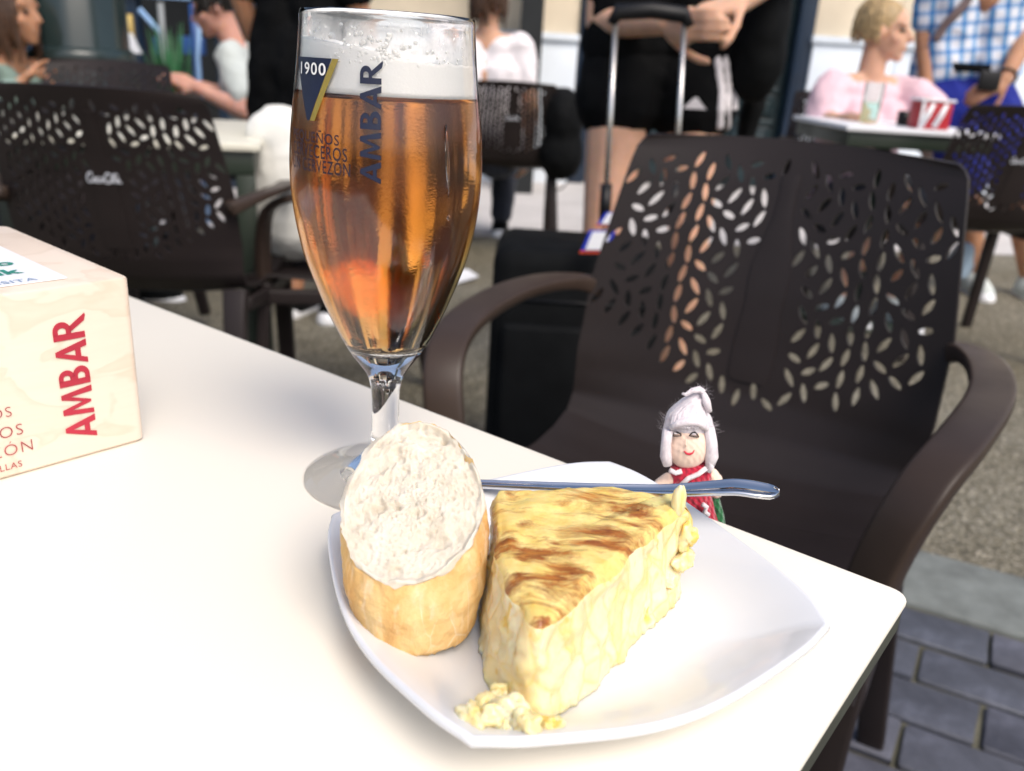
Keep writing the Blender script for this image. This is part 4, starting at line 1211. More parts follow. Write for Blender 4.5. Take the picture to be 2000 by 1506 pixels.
for cx, cy, w, h, a in ((1168, 472, 52, 44, -8), (1197, 428, 48, 26, -4)):
    Y = 1.60
    tg = thing('luggage_tag', 'blue-rimmed white luggage tag with red edge, the ' + ('lower' if cy > 450 else 'upper') + ' of two on the suitcase', 'tag', tuple(onY(cx, cy + h / 2, Y)), 0, 'luggage tags on the suitcase')
    def q_(u, v, e): return onY(cx + u * w / 2 + v * -9, cy + v * h / 2, Y - e)
    for nm, mt, u0, u1, v0, v1, e in (('tag_rim', M_tagblue, -1, 1, -1, .8, 0), ('tag_edge', M_tagred, -1.05, 1, .8, 1.05, 0.0), ('tag_card', M_paper, -.70, .72, -.85, .72, .003)):
        mb = MB(); F4 = [q_(u0, v0, e), q_(u1, v0, e), q_(u1, v1, e), q_(u0, v1, e)]; B4 = [p + V((0, .0025, 0)) for p in F4]
        mb.add(F4 + B4, [(0, 1, 2, 3), (7, 6, 5, 4), (0, 4, 5, 1), (1, 5, 6, 2), (2, 6, 7, 3), (3, 7, 4, 0)]); mb.build(nm, mt, tg, smooth_=False)
    mb = MB(); mb.tube([q_(0, -1, .001), q_(.3, -1.8, -.03), q_(.6, -2.0, -.2)], .002, 6); mb.build('strap', M_blackplast, tg)
# tables behind
M_gtop = mat('cream_table', (.66, .64, .54), .35, var=.03); M_gdark = mat('dark_green_metal', (.020, .030, .020), .45, var=.1)
def back_table(name, label, cx, cy, w, d, z, rot=0.0, top=M_gtop, zb=0.0, pedestal=False):
    t = thing(name, label, 'table', (cx, cy, zb), rot)
    mb = MB(); R_ = Matrix.Rotation(rot, 3, 'Z'); mb.box((cx, cy, z - .009), (w, d, .018), R_, .004); mb.build('tabletop', top, t, sharp=40)
    mb = MB(); mb.box((cx, cy, z - .044), (w - .03, d - .03, .05), R_, .003); mb.build('apron', M_gdark, t, sharp=40)
    if pedestal:
        mb = MB(); mb.lathe([(.19, 0), (.19, .015), (.05, .03), (.03, .06), (.03, z - .07)], (cx, cy, gz(cx) + .004), 32); mb.build('pedestal', M_gdark, t); return t
    for sx in (-1, 1):
        for sy in (-1, 1):
            p = V((cx, cy, 0)) + R_ @ V((sx * (w / 2 - .035), sy * (d / 2 - .035), 0)); b0 = gz(p.x)
            mb = MB(); mb.box((p.x, p.y, (z - .07 + b0) / 2), (.04, .04, z - .07 - b0), R_, .004); mb.build('leg', M_gdark, t, sharp=40)
    return t
p0 = onY(505, 280, 1.90)
back_table('cafe_table', 'cream-topped table with dark green frame behind the left armchair', p0.x - .42, 2.11, .72, .62, .725, math.radians(14), zb=-.03)
back_table('cafe_table', 'white cafe table with drinks in front of the woman in pink', 1.32, 3.32, .52, .60, .79, math.radians(1), M_paper, .04, True)

# column
M_col = mat('dark_green_column', (.018, .030, .030), .22, var=.2, vscale=3)
cpt = onY(158, 130, 3.55)
col = thing('cast_iron_column', 'thick dark green metal column at the left, behind the chairs', 'column', (cpt.x, cpt.y, gz(cpt.x)))
def colprof(r): return [(r * 1.5, 0), (r * 1.5, .10), (r * 1.28, .14), (r * 1.22, .42), (r * 1.08, .46), (r, .52), (r * .97, 3.2)]
mb = MB(); n = 48; vs = []; fs = []
pr = colprof(.185)
for r, z in pr:
    for j in range(n):
        a = 2 * math.pi * j / n; rr = r * (1 - (.035 if (j % 4 == 0 and z > .5) else 0)); vs.append(V((cpt.x + rr * math.cos(a), cpt.y + rr * math.sin(a), z + gz(cpt.x))))
for i in range(len(pr) - 1):
    for j in range(n):
        a = i * n + j; b = i * n + (j + 1) % n; fs.append((a, b, b + n, a + n))
fs.append(tuple(range((len(pr) - 1) * n, len(pr) * n)))
mb.add(vs, fs); mb.build('shaft', M_col, col)
mb = MB(); mb.lathe([(.19, .86), (.205, .88), (.205, .91), (.19, .93)], (cpt.x, cpt.y, gz(cpt.x)), 48); mb.build('collar', M_col, col)

# stone building with the carved door
M_stone = mat('cream_stone', (.72, .62, .47), .8, var=.10, vscale=2.2, bscale=60, bstr=.3, bdist=.004)
M_plinth = mat('pale_blue_grey_plinth', (.68, .74, .80), .75, var=.08, vscale=1.8, bscale=50, bstr=.25, bdist=.004)
M_door = mat('dark_teal_paint', (.006, .020, .025), .30, var=.3, vscale=7)
M_navyp = mat('dark_navy_paint', (.008, .020, .042), .35, var=.2, vscale=5)
WY = 7.3
def wx(px, py=66): return onY(px, py, WY).x
zled = onY(1045, 66, WY).z
bld = thing('stone_building', 'cream stone building with pale plinth and a carved dark teal door', 'building', (1.5, WY, 0))
def wallbox(name, x0, x1, z0, z1, mt, y=WY, d=.5, bev=.0, par=None):
    mb = MB(); mb.box(((x0 + x1) / 2, y + d / 2, (z0 + z1) / 2), (x1 - x0, d, z1 - z0), bev=bev); return mb.build(name, mt, par or bld, sharp=40)
d0, d1 = wx(1132), wx(1588)
xl = wx(700)
for x0, x1 in ((xl, d0), (d1, 12.0)):
    up = .0 if x0 < d0 else .10
    # plinth and wall of single blocks with open joints
    nb_ = max(2, int((x1 - x0) / .62)); bw = (x1 - x0) / nb_
    for k in range(nb_):
        wallbox('plinth_block', x0 + k * bw, x0 + (k + 1) * bw - .008, -.3, zled + up - .05, M_plinth, WY - .06 + rnd.uniform(-.004, .004), .4, .012)
    wallbox('ledge', x0 - .02, x1, zled + up - .046, zled + up + .012, M_plinth, WY - .09, .4, .015)
    zz = zled + up + .016
    for r_ in range(6):
        off = bw * .5 * (r_ % 2)
        for k in range(nb_ + 1):
            a = max(x0, x0 + k * bw - off); b = min(x1, x0 + (k + 1) * bw - off) - .007
            if b - a > .03: wallbox('stone_block', a, b, zz + r_ * .42, zz + (r_ + 1) * .42 - .007, M_stone, WY + rnd.uniform(-.004, .004), .4, .008)
mb = MB(); mb.box(((xl + 12) / 2, WY + .62, 1.9), (12 - xl, .4, 4.4)); mb.build('core_wall', M_mortar, bld, smooth_=False)
door = wallbox('door', d0 - .01, d1 + .01, -.1, 3.2, M_door, WY + .10, .1)
dw = (d1 - d0)
for s in (0, 1):
    wallbox('jamb', d0 + (dw - .13) * s, d0 + .13 + (dw - .13) * s, -.1, 3.2, M_navyp, WY - .04, .13, .015, door)
wallbox('jamb', d0 + dw / 2 - .05, d0 + dw / 2 + .05, -.1, 3.2, M_door, WY + .05, .06, .012, door)
for k in range(4):
    xa = d0 + .17 + k * (dw - .34) / 4 + .02; xb = xa + (dw - .34) / 4 - .04
    for za_, zb_ in ((.05, .55), (.62, .80), (.88, 1.45), (1.55, 2.4)):
        wallbox('door_panel', xa, xb, za_, zb_, M_door, WY + .075, .03, .012, door)
        mb = MB(); c_ = [(xa + .03, za_ + .03), (xb - .03, za_ + .03), (xb - .03, zb_ - .03), (xa + .03, zb_ - .03), (xa + .03, za_ + .03)]
        mb.tube([(x, WY + .072, z) for x, z in c_], .011, 6); mb.build('moulding', M_door, door)
    for zz in (.585, .835, 1.5): wallbox('rail', xa - .02, xb + .02, zz - .022, zz + .022, M_door, WY + .055, .05, .01, door)
    mb = MB(); xm = (xa + xb) / 2
    for rr in (.13, .09, .05):
        mb.tube([(xm + rr * math.cos(a), WY + .068, 1.12 + rr * math.sin(a)) for a in [i / 20 * math.pi for i in range(21)]], .010, 6)
    for i in range(7):
        a = i / 6 * math.pi; mb.tube([(xm + .05 * math.cos(a), WY + .068, 1.12 + .05 * math.sin(a)), (xm + .2 * math.cos(a), WY + .068, 1.12 + .2 * math.sin(a))], .009, 6)
    mb.build('carving', M_door, door)
M_brass = mat('old_brass', (.45, .36, .14), .3, metal=.8, var=.2)
kx = onY(1532, 20, WY + .03)
mb = MB(); mb.tube([kx + V((0, 0, .05)), kx + V((0, -.03, .03)), kx + V((-.01, -.03, -.04)), kx + V((-.02, 0, -.08))], [.02, .025, .018, .02], 10); mb.build('knocker', M_brass, door)

# dark shop front on the left with a few bright things in it
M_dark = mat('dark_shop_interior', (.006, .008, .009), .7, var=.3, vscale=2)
M_blue = mat('blue_paint', (.020, .075, .26), .4, var=.15, vscale=4); M_palebl = mat('pale_blue_paint', (.25, .40, .62), .5, var=.1)
M_yel = mat('ochre_wood', (.42, .30, .08), .5, var=.2, vscale=9); M_cream = mat('cream_pole_paint', (.62, .57, .44), .5, var=.05)
shop = thing('dark_shop', 'dark shop front with navy panels behind the man in pale shirt', 'building', (-3.0, 6.6, 0))
SY = 6.4
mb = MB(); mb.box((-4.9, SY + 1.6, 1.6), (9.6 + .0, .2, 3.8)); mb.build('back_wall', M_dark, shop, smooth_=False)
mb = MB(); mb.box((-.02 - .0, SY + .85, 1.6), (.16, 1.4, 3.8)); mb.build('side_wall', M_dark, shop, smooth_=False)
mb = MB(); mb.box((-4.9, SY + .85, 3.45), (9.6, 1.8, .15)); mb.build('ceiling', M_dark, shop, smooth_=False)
for px, w, mt in ((262, .10, M_navyp), (60, .12, M_navyp), (440, .12, M_navyp), (560, .12, M_navyp), (690, .12, M_navyp), (-150, .12, M_navyp)):
    c_ = onY(px, 60, SY); mb = MB(); mb.box((c_.x, SY, 1.55), (w, .10, 3.7), bev=.01); mb.build('post', mt, shop, sharp=40)
for px0, px1, py0, py1, mt, y in ((352, 402, 70, 108, M_blue, SY + .1), (300, 322, 72, 112, M_blue, SY + .2), (44, 60, 22, 92, M_blue, SY - .1), (540, 690, 0, 120, M_navyp, SY + .1), (75, 130, 10, 130, M_navyp, SY + .15), (425, 500, -20, 40, M_navyp, SY + .3)):
    a, b = onY(px0, py0, y), onY(px1, py1, y); mb = MB(); mb.box(((a.x + b.x) / 2, y, (a.z + b.z) / 2), (abs(b.x - a.x), .05, abs(a.z - b.z)), bev=.01); mb.build('panel', mt, shop, sharp=40)
mb = MB(); mb.box((onY(400, 0, SY).x, SY - .05, onY(400, -2, SY).z + .01), (2.2, .06, .05)); mb.build('lintel', M_palebl, shop, smooth_=False)
def stick(name, label, cat, pts, Y, r, mt, flat=None):
    P = [onY(x, y, Y) for x, y in pts]; lo = min(P, key=lambda p: p.z)
    mb = MB(); mb.tube(P + [V((P[-1].x + .0, P[-1].y, gz(P[-1].x)))], r, 10, flat=flat)
    o = mb.build(name, mt, None); return tag(o, label, cat)
stick('blue_pole', 'slanting pale blue pole beside the green plant', 'pole', [(272, 18), (318, 70)], 5.6, .018, M_palebl)
stick('grey_pole', 'thin upright grey pole in front of the green plant', 'pole', [(313, 5), (322, 128)], 5.4, .018, mat('grey_paint', (.22, .24, .25), .5))
stick('ochre_post', 'short ochre post left of the white sign', 'post', [(249, 28), (254, 66)], 5.8, .028, M_yel)
stick('blue_post', 'blue post with a pale edge beside the man\'s face', 'post', [(377, 8), (384, 112)], 5.0, .022, M_blue)
stick('pale_post', 'pale blue-white strip of a post beside the man\'s face', 'post', [(390, 35), (386, 112)], 4.95, .012, M_palebl)
stick('cream_post', 'slim cream post beside the woman in sage green', 'post', [(28, 40), (34, 90), (41, 180)], 3.35, .016, M_cream)
a = onY(243, 66, 5.7); b = onY(275, 104, 5.7)
ws = thing('sign_board', 'small white slanting sign board in the dark shop front', 'sign', (a.x, 5.7, gz(a.x)))
mb = MB(); q4 = [onY(246, 64, 5.7), onY(255, 64, 5.7), onY(275, 104, 5.7), onY(248, 104, 5.7)]; mb.add(q4 + [p + V((0, .02, 0)) for p in q4], [(0, 1, 2, 3), (7, 6, 5, 4), (0, 4, 5, 1), (1, 5, 6, 2), (2, 6, 7, 3), (3, 7, 4, 0)]); mb.build('board', M_paper, ws, smooth_=False)
mb = MB(); mb.tube([onY(260, 104, 5.72), V((onY(260, 104, 5.72).x, 5.72, gz(-4)))], .02, 8); mb.build('stand', M_gdark, ws)
# plant
M_leaf = mat('green_leaf', (.015, .10, .030), .5, var=.35, vscale=14); M_pot = mat('dark_pot', (.02, .02, .022), .5)
pb = onY(335, 150, 5.2)
plant = thing('potted_plant', 'upright green spiky plant in a dark pot before the shop', 'plant', (pb.x, pb.y, gz(pb.x)))
ph = pb.z - .12
mb = MB(); mb.lathe([(.10, 0), (.15, ph - .02), (.16, ph), (.13, ph), (.12, ph - .03)], (pb.x, pb.y, gz(pb.x)), 24); mb.build('pot', M_pot, plant)
for k in range(26):
    a = rnd.uniform(0, 6.28); l = rnd.uniform(.25, .52); sp_ = rnd.uniform(.02, .12); w = rnd.uniform(.012, .022)
    b0 = V((pb.x + .04 * math.cos(a), pb.y + .04 * math.sin(a), ph - .02 + gz(pb.x))); d = V((math.cos(a) * sp_, math.sin(a) * sp_, l))
    mb = MB(); mb.tube([b0, b0 + d * .5 + V((0, 0, .02)), b0 + d], [w * .6, w, w * .1], 6, flat=(1, .25), up=(math.cos(a), math.sin(a), 0)); mb.build('leaf', M_leaf, plant)
# chair behind the glass with the white bag on it
place_chair(-.44, 2.12, math.radians(-75), 'armchair mostly hidden behind the beer glass, with a white bag on it', .0)
M_wbag = mat('white_canvas', (.74, .73, .68), .85, var=.06, vscale=10, bscale=60, bstr=.4, bdist=.006)
bc_ = onY(553, 345, 2.06)
mb = MB(); mb.ball(bc_ + V((0.015, 0, -.02)), (.095, .07, .16), 24, 16); mb.ball(bc_ + V((.03, 0, -.10)), (.10, .08, .10), 24, 16); mb.ball(bc_ + V((-.005, 0, .10)), (.085, .05, .06), 20, 12)
wb = remesh(mb, 'canvas_bag', M_wbag, None, .01, 6, post=lambda p: p + V((fbm(p, 9), fbm(p + V((4, 0, 0)), 9), fbm(p + V((0, 7, 0)), 9))) * .012)
wb.location = bc_; wb.data.transform(Matrix.Translation(-bc_)); tag(wb, 'slumped white canvas bag between the left armchair and the beer glass', 'bag')
# backpack beside the far chair, shoulder bag, papers
def softbag(name, label, blobs, mt, voxel=.014, cat='bag'):
    mb = MB()
    for c_, r in blobs: mb.ball(c_, r, 20, 14)
    o = remesh(mb, name, mt, None, voxel, 5, post=lambda p: p + V((fbm(p, 7), fbm(p + V((4, 0, 0)), 7), fbm(p + V((0, 7, 0)), 7))) * .012)
    return tag(o, label, cat)
bk = lambda x, y, Y=4.30: onY(x, y, Y)
bp_o = softbag('backpack', 'black backpack hanging on the far armchair beside the pale wall', [(bk(1100, 235), (.10, .12, .15)), (bk(1095, 300), (.11, .12, .13)), (bk(1085, 205), (.07, .08, .08))], M_blackcloth)
mb = MB(); mb.tube([bk(1112, 325), bk(1108, 355), bk(1098, 368), bk(1085, 372)], .010, 8, flat=(1, .4)); st_ = mb.build('strap', M_blackcloth, None); st_.parent = bp_o
nap = onz(905, 548, .012)
mb = MB(); mb.add([V((p.x, p.y, gz(p.x) + .008 + .01 * k)) for k, p in enumerate((onz(878, 556, 0), onz(935, 545, 0), onz(915, 535, 0), onz(870, 536, 0)))], [(0, 1, 2, 3)])
mb.add([p + V((0, 0, -.003)) for p in mb.v], [(3, 2, 1, 0)])
tag(mb.build('paper_napkin', M_paper, None, smooth_=False), 'crumpled white paper lying on the ground behind the beer glass', 'paper')
# things on the far right table
TT = .7905
def ontab(px, Y): d = ray(px, 200); p = EYE + d * (Y / d.y); return V((p.x, Y, TT))
M_clear = bpy.data.materials.new('clear_tumbler'); M_clear.use_nodes = True
_t = M_clear.node_tree; _g = _t.nodes.new('ShaderNodeBsdfGlass'); _g.inputs['IOR'].default_value = 1.05; _g.inputs['Color'].default_value = (.9, .97, .95, 1); _t.links.new(_g.outputs[0], _t.nodes['Material Output'].inputs['Surface'])
g0 = ontab(1703, 3.22); g0.z = TT
tg_ = thing('water_glass', 'tall clear water glass on the white table before the pink blouse', 'glass', tuple(g0))
mb = MB(); mb.lathe([(.028, 0), (.030, .004), (.034, .14), (.0325, .14), (.0285, .008), (.001, .008)], g0, 32); mb.build('tumbler', M_clear, tg_)
mb = MB(); mb.lathe([(.0290, .009), (.0312, .07), (.001, .07)], g0, 32); mb.build('water', M_clear, tg_)
g1 = ontab(1772, 3.24)
ec = thing('dark_cup', 'small dark drink in a short cup on the white table', 'cup', tuple(g1))
mb = MB(); mb.lathe([(.018, 0), (.022, .004), (.024, .05), (.022, .05), (.019, .006), (.001, .006)], g1, 24); mb.build('cup', M_blackplast, ec)
g2 = ontab(1822, 3.10)
rbx = thing('red_carton', 'red and white paper carton on the white table by the right-hand chair', 'carton', tuple(g2))
M_carton = mat('red_carton_print', (.42, .02, .03), .5, var=.05)
mb = MB(); mb.box(g2 + V((0, 0, .045)), (.105, .09, .088), bev=.003); mb.build('carton', M_carton, rbx, sharp=40)
mb = MB(); mb.box(g2 + V((0, 0, .094)), (.118, .10, .008), bev=.003); mb.build('lid', M_paper, rbx, sharp=40)
for u in (-.028, .016):
    mb = MB(); mb.tube([g2 + V((u - .016, -.0462, .008)), g2 + V((u + .002, -.0462, .05)), g2 + V((u + .014, -.0462, .084))], [.011, .010, .006], 8, flat=(1, .08), up=(0, 1, 0)); mb.build('print_mark', M_paper, rbx)
mb = MB(); mb.box(g2 + V((-.046, -.0457, .045)), (.012, .001, .086)); mb.build('white_stripe', M_paper, rbx, smooth_=False)

# ------------------------------------------------------------------ people
def ik(a, b, l1, l2, hint):
    d = b - a; L = min(d.length, (l1 + l2) * .999); d = d.normalized() if d.length > 1e-6 else V((0, 0, -1))
    x = (L * L + l1 * l1 - l2 * l2) / (2 * L); h = math.sqrt(max(0, l1 * l1 - x * x))
    n = hint - d * hint.dot(d); n = n.normalized() if n.length > 1e-6 else d.orthogonal().normalized()
    return a + d * x + n * h, a + d * L
def frame(fw, up):
    fw = fw.normalized(); up = (up - fw * up.dot(fw)).normalized(); rt = fw.cross(up); return rt, fw, up
def add_hand(mb, w, hd, hn, s=1.0, curl=.7, side=1):
    hd = hd.normalized(); hn = (hn - hd * hn.dot(hd)).normalized(); hw = hd.cross(hn) * side
    for o_ in (-.026, -.009, .009, .026): mb.capsule(w + hw * o_ * .6 * s + hd * .012 * s, w + (hd * .085 + hw * o_) * s, .015 * s, .0125 * s, 10)
    for i, L in enumerate((.92, 1.05, 1.0, .8)):
        p = w + (hd * .088 + hw * (.028 - i * .0187)) * s; a = curl * .5
        for k, l in enumerate((.042, .027, .021)):
            d = hd * math.cos(a) + hn * math.sin(a); e = p + d * l * L * s; mb.capsule(p, e, (.0092 - k * .0009) * s, (.0086 - k * .0010) * s, 8); p = e; a += curl * .75
    p = w + (hd * .022 + hw * .03) * s
    for l, q_ in ((.045, .75), (.032, .45), (.025, .2)):
        d = (hd * .8 + hw * q_ + hn * (.35 + curl * .3)).normalized(); e = p + d * l * s; mb.capsule(p, e, .0115 * s, .0098 * s, 8); p = e
def add_head(mb, c, rt, fw, up, k=1.0):
    R_ = Matrix((rt, fw, up)).transposed()
    P = lambda x, y, z: c + (rt * x + fw * y + up * z) * k
    mb.ball(P(0, -.012, .022), (.074 * k, .094 * k, .086 * k), 24, 16, R_); mb.ball(P(0, .022, -.045), (.058 * k, .068 * k, .068 * k), 20, 14, R_)
    mb.capsule(P(0, .078, .012), P(0, .104, -.030), .009 * k, .013 * k, 10); mb.ball(P(0, .066, -.098), (.024 * k, .020 * k, .018 * k), 14, 10, R_)
    mb.ball(P(0, .084, -.058), (.024 * k, .010 * k, .008 * k), 12, 8, R_); mb.ball(P(0, .082, -.070), (.020 * k, .011 * k, .008 * k), 12, 8, R_)
    for s in (-1, 1):
        mb.ball(P(s * .076, -.005, -.012), (.010 * k, .020 * k, .030 * k), 12, 10, R_); mb.ball(P(s * .034, .066, .024), (.026 * k, .018 * k, .009 * k), 12, 8, R_); mb.ball(P(s * .040, .052, -.032), (.026 * k, .026 * k, .024 * k), 12, 8, R_)
def locks(name, mt, par, c, rt, fw, up, n, L, k=1.0, seed=1, fringe=False, opening=.75):
    q_ = random.Random(seed); mb = MB()
    R_ = Matrix((rt, fw, up)).transposed()
    mb.ball(c + (up * .030 - fw * .022) * k, (.080 * k, .096 * k, .088 * k), 24, 16, R_)
    for i in range(n):
        a = q_.uniform(-math.pi, math.pi)
        op = opening if not fringe else .35
        if abs(a) < op: a = math.copysign(op + q_.random() * .6, a)
        lat = q_.uniform(.15, 1.15); pts = []; rr = []
        ll = L * q_.uniform(.75, 1.1)
        for j in range(7):
            t_ = lat + j / 6 * (1.5 - lat * .4)
            s_, c_ = math.sin(min(t_, 1.57)), math.cos(min(t_, 1.57))
            d = (fw * math.cos(a) * s_ * .100 + rt * math.sin(a) * s_ * .084 + up * c_ * .094) * k
            drop = max(0, t_ - 1.1) * ll
            pts.append(c + up * .028 * k - fw * .022 * k + d * (1 + .06 * math.sin(j * 1.3 + i) * .5) - up * drop + V((q_.uniform(-1, 1), q_.uniform(-1, 1), 0)) * .004)
            rr.append(.013 * k * (1 - .12 * j) * q_.uniform(.7, 1.1))
        mb.tube(pts, rr, 6)
    return mb.build(name, mt, par, recalc=True)
def skin_mat(name, c): return mat(name, c, .62, var=.12, vscale=16, sss=.003, bscale=60, bstr=.15, bdist=.003, spec=.3)
M_skA, M_skB, M_skC = skin_mat('fair_skin', (.60, .36, .25)), skin_mat('tanned_skin', (.42, .22, .13)), skin_mat('rosy_skin', (.58, .32, .25))
M_eye = mat('dark_eye', (.02, .015, .012), .2, var=0)
def cloth(name, c, var=.1, bs=22): return mat(name, c, .85, var=var, vscale=5, bscale=bs, bstr=.45, bdist=.012, sheen=.15, spec=.25)
def fold(amp, sc_=11): return lambda p: p + V((fbm(p, sc_), fbm(p + V((5, 0, 0)), sc_), fbm(p + V((0, 5, 0)), sc_))) * amp
def person(label, sk, pelvis, yaw, lean=0.0, H=1.70, fem=True, head_yaw=None, head_pitch=0.0, feet=None, knees=None, hands=(None, None), elbows=(None, None), hdirs=(None, None), curl=.7,
           top=None, sleeve=.5, bottom=None, bot_len=.6, shoes=None, hair=None, voxel=.010, puff=0.0, dress=None, group=None, wide=1.0):
    k = H / 1.70; fw = V((math.cos(yaw), math.sin(yaw), 0)); rt0, _, _ = frame(fw, V((0, 0, 1)))
    up = (V((0, 0, 1)) + fw * lean).normalized(); rt, tf, tu = frame(fw - up * fw.dot(up), up)
    P = V(pelvis); chest = P + up * .30 * k; neck = P + up * .49 * k
    sw = (.160 if fem else .190) * k
    sh = [neck - up * .045 * k + rt * s * sw for s in (-1, 1)]; hips = [P + rt * s * .088 * k - up * .03 for s in (-1, 1)]
    hy = yaw if head_yaw is None else head_yaw
    hf = V((math.cos(hy) * math.cos(head_pitch), math.sin(hy) * math.cos(head_pitch), math.sin(head_pitch)))
    hr, hf, hu = frame(hf, V((0, 0, 1)) + fw * lean * .3)
    hc = neck + up * .10 * k + hu * .075 * k + hf * .025 * k
    wr, el = [], []
    for i, s in enumerate((-1, 1)):
        t_ = hands[i] if hands[i] is not None else sh[i] + V((0, 0, -.50 * k)) + rt * s * .06 + fw * .06
        if elbows[i] is not None: e = V(elbows[i]); w = V(t_)
        else: e, w = ik(sh[i], V(t_), .285 * k, .255 * k, -fw * 1.0 + rt * s * .5 - up * .4)
        el.append(e); wr.append(w)
    kn, an = [], []
    for i, s in enumerate((-1, 1)):
        f_ = feet[i] if feet is not None else V((hips[i].x, hips[i].y, gz(hips[i].x) + .085))
        a_, b_ = ik(hips[i], V(f_), .43 * k, .43 * k, fw + rt * s * .05)
        kn.append(a_); an.append(b_)
    b = MB()
    for o_ in (-1, 1):
        q_ = rt * o_ * .062 * k * wide
        b.chain([P + q_ * 1.25 - up * .02, P + up * .14 * k + q_ * (.75 if fem else .95), chest + q_, neck - up * .06 * k + q_ * .9], [.105 * k, .088 * k, .100 * k, .062 * k])
    b.capsule(chest, chest + tf * .02, .10 * k, .10 * k)
    if fem:
        for o_ in (-1, 1): b.ball(chest + rt * o_ * .07 * k + tf * .085 * k + up * .02 * k, .062 * k)
    b.capsule(neck - up * .05 * k, hc - hu * .06 * k - hf * .02 * k, .056 * k, .050 * k)
    add_head(b, hc, hr, hf, hu, k)
    for i, s in enumerate((-1, 1)):
        b.capsule(neck - up * .03 * k, sh[i], .045 * k, .052 * k)
        b.chain([sh[i], sh[i].lerp(el[i], .5), el[i]], [.052 * k, .046 * k, .038 * k]); b.chain([el[i], el[i].lerp(wr[i], .3), wr[i]], [.038 * k, .038 * k, .026 * k])
        hd = hdirs[i][0] if hdirs[i] else (wr[i] - el[i]); hn = hdirs[i][1] if hdirs[i] else (fw - rt * s)
        add_hand(b, wr[i], V(hd), V(hn), k, curl, side=(1 if i == 0 else -1))
        b.chain([hips[i], hips[i].lerp(kn[i], .5), kn[i]], [.090 * k, .076 * k, .055 * k]); b.chain([kn[i], kn[i].lerp(an[i], .35), an[i]], [.055 * k, .056 * k, .036 * k])
        b.capsule(an[i] + V((0, 0, -.04)), an[i] + fw * .15 * k + V((0, 0, -.06)), .036 * k, .026 * k)
    o = remesh(b, 'person', sk, None, voxel, 5)
    base = V((P.x, P.y, gz(P.x))); o.data.transform(Matrix.Translation(-base)); o.location = base
    tag(o, label, 'person', group)
    for s in (-1, 1):
        e = MB(); e.ball(hc + hr * s * .034 * k + hf * .074 * k - hu * .0 * k, (.012 * k, .010 * k, .007 * k), 10, 8, Matrix((hr, hf, hu)).transposed()); e.build('eye', M_eye, o)
    J = dict(P=P, chest=chest, neck=neck, sh=sh, el=el, wr=wr, kn=kn, an=an, hips=hips, hc=hc, hr=hr, hf=hf, hu=hu, rt=rt, fw=fw, up=up, tf=tf, k=k, obj=o)
    if top:
        t = MB()
        for o_ in (-1, 1):
            q_ = rt * o_ * .066 * k * wide
            t.chain([P + q_ * 1.2 + up * .02, P + up * .14 * k + q_, chest + q_, neck - up * .075 * k + q_ * .9], [.124 * k, .112 * k, .120 * k, .078 * k])
        if fem:
            for o_ in (-1, 1): t.ball(chest + rt * o_ * .07 * k + tf * .085 * k + up * .02 * k, .078 * k)
        for i, s in enumerate((-1, 1)):
            t.capsule(neck - up * .052 * k + rt * s * .06 * k, sh[i], .050 * k, .068 * k)
            if sleeve > 0:
                e1 = sh[i].lerp(el[i], min(1, sleeve * 1.0)); t.chain([sh[i], sh[i].lerp(e1, .6), e1], [.068 * k, (.066 + puff) * k, (.058 + puff) * k])
                if sleeve > 1: t.chain([el[i], el[i].lerp(wr[i], sleeve - 1)], [(.056 + puff) * k, (.046 + puff * .6) * k])
        J['top'] = remesh(t, 'shirt', top, o, max(voxel, .010), 5, post=fold(.010))
    if bottom:
        t = MB(); 
        for o_ in (-1, 1): t.capsule(P + rt * o_ * .07 * k - up * .01, P + rt * o_ * .075 * k - up * .06, .108 * k, .124 * k)
        for i in (0, 1):
            n1 = min(1.0, bot_len); t.chain([hips[i], hips[i].lerp(kn[i], n1)], [.112 * k, lerp(.112, .085, n1) * k + .012])
            if bot_len > 1: t.chain([kn[i], kn[i].lerp(an[i], bot_len - 1)], [.078 * k, .060 * k])
        J['bottom'] = remesh(t, 'trousers' if bot_len > 1 else 'shorts', bottom, o, max(voxel, .010), 4, post=fold(.007))
    if dress:
        t = MB()
        for o_ in (-1, 1):
            q_ = rt * o_ * .066 * k
            t.chain([P - up * .28 * k + q_ * 1.8, P + q_ * 1.5, P + up * .16 * k + q_, chest + q_, neck - up * .075 * k + q_ * .9], [.12 * k, .125 * k, .105 * k, .118 * k, .074 * k])
        t.capsule(P - up * .26 * k, P, .14 * k, .13 * k)
        for i in (0, 1): t.chain([sh[i], sh[i].lerp(el[i], .9)], [.070 * k, .058 * k])
        J['top'] = remesh(t, 'dress', dress, o, .012, 5, post=fold(.012))
    if shoes:
        for i in (0, 1):
            t = MB(); a_ = an[i]; t.chain([a_ + V((0, 0, -.01)), a_ + V((0, 0, -.045)) - fw * .01, a_ + fw * .09 * k + V((0, 0, -.05)), a_ + fw * .165 * k + V((0, 0, -.055))], [.046 * k, .050 * k, .046 * k, .036 * k])
            remesh(t, 'shoe', shoes, o, .008, 4)
            t = MB(); t.capsule(a_ + V((0, 0, -.075)) - fw * .03, a_ + fw * .17 * k + V((0, 0, -.075)), .045 * k, .040 * k); s_ = t.build('sole', M_paper, o)
            s_.scale = (1, 1, 1)
    if hair: J['hair'] = locks('hair', hair[0], o, hc, hr, hf, hu, hair[1], hair[2], k, hair[3], hair[4] if len(hair) > 4 else False, hair[5] if len(hair) > 5 else .75)
    return J
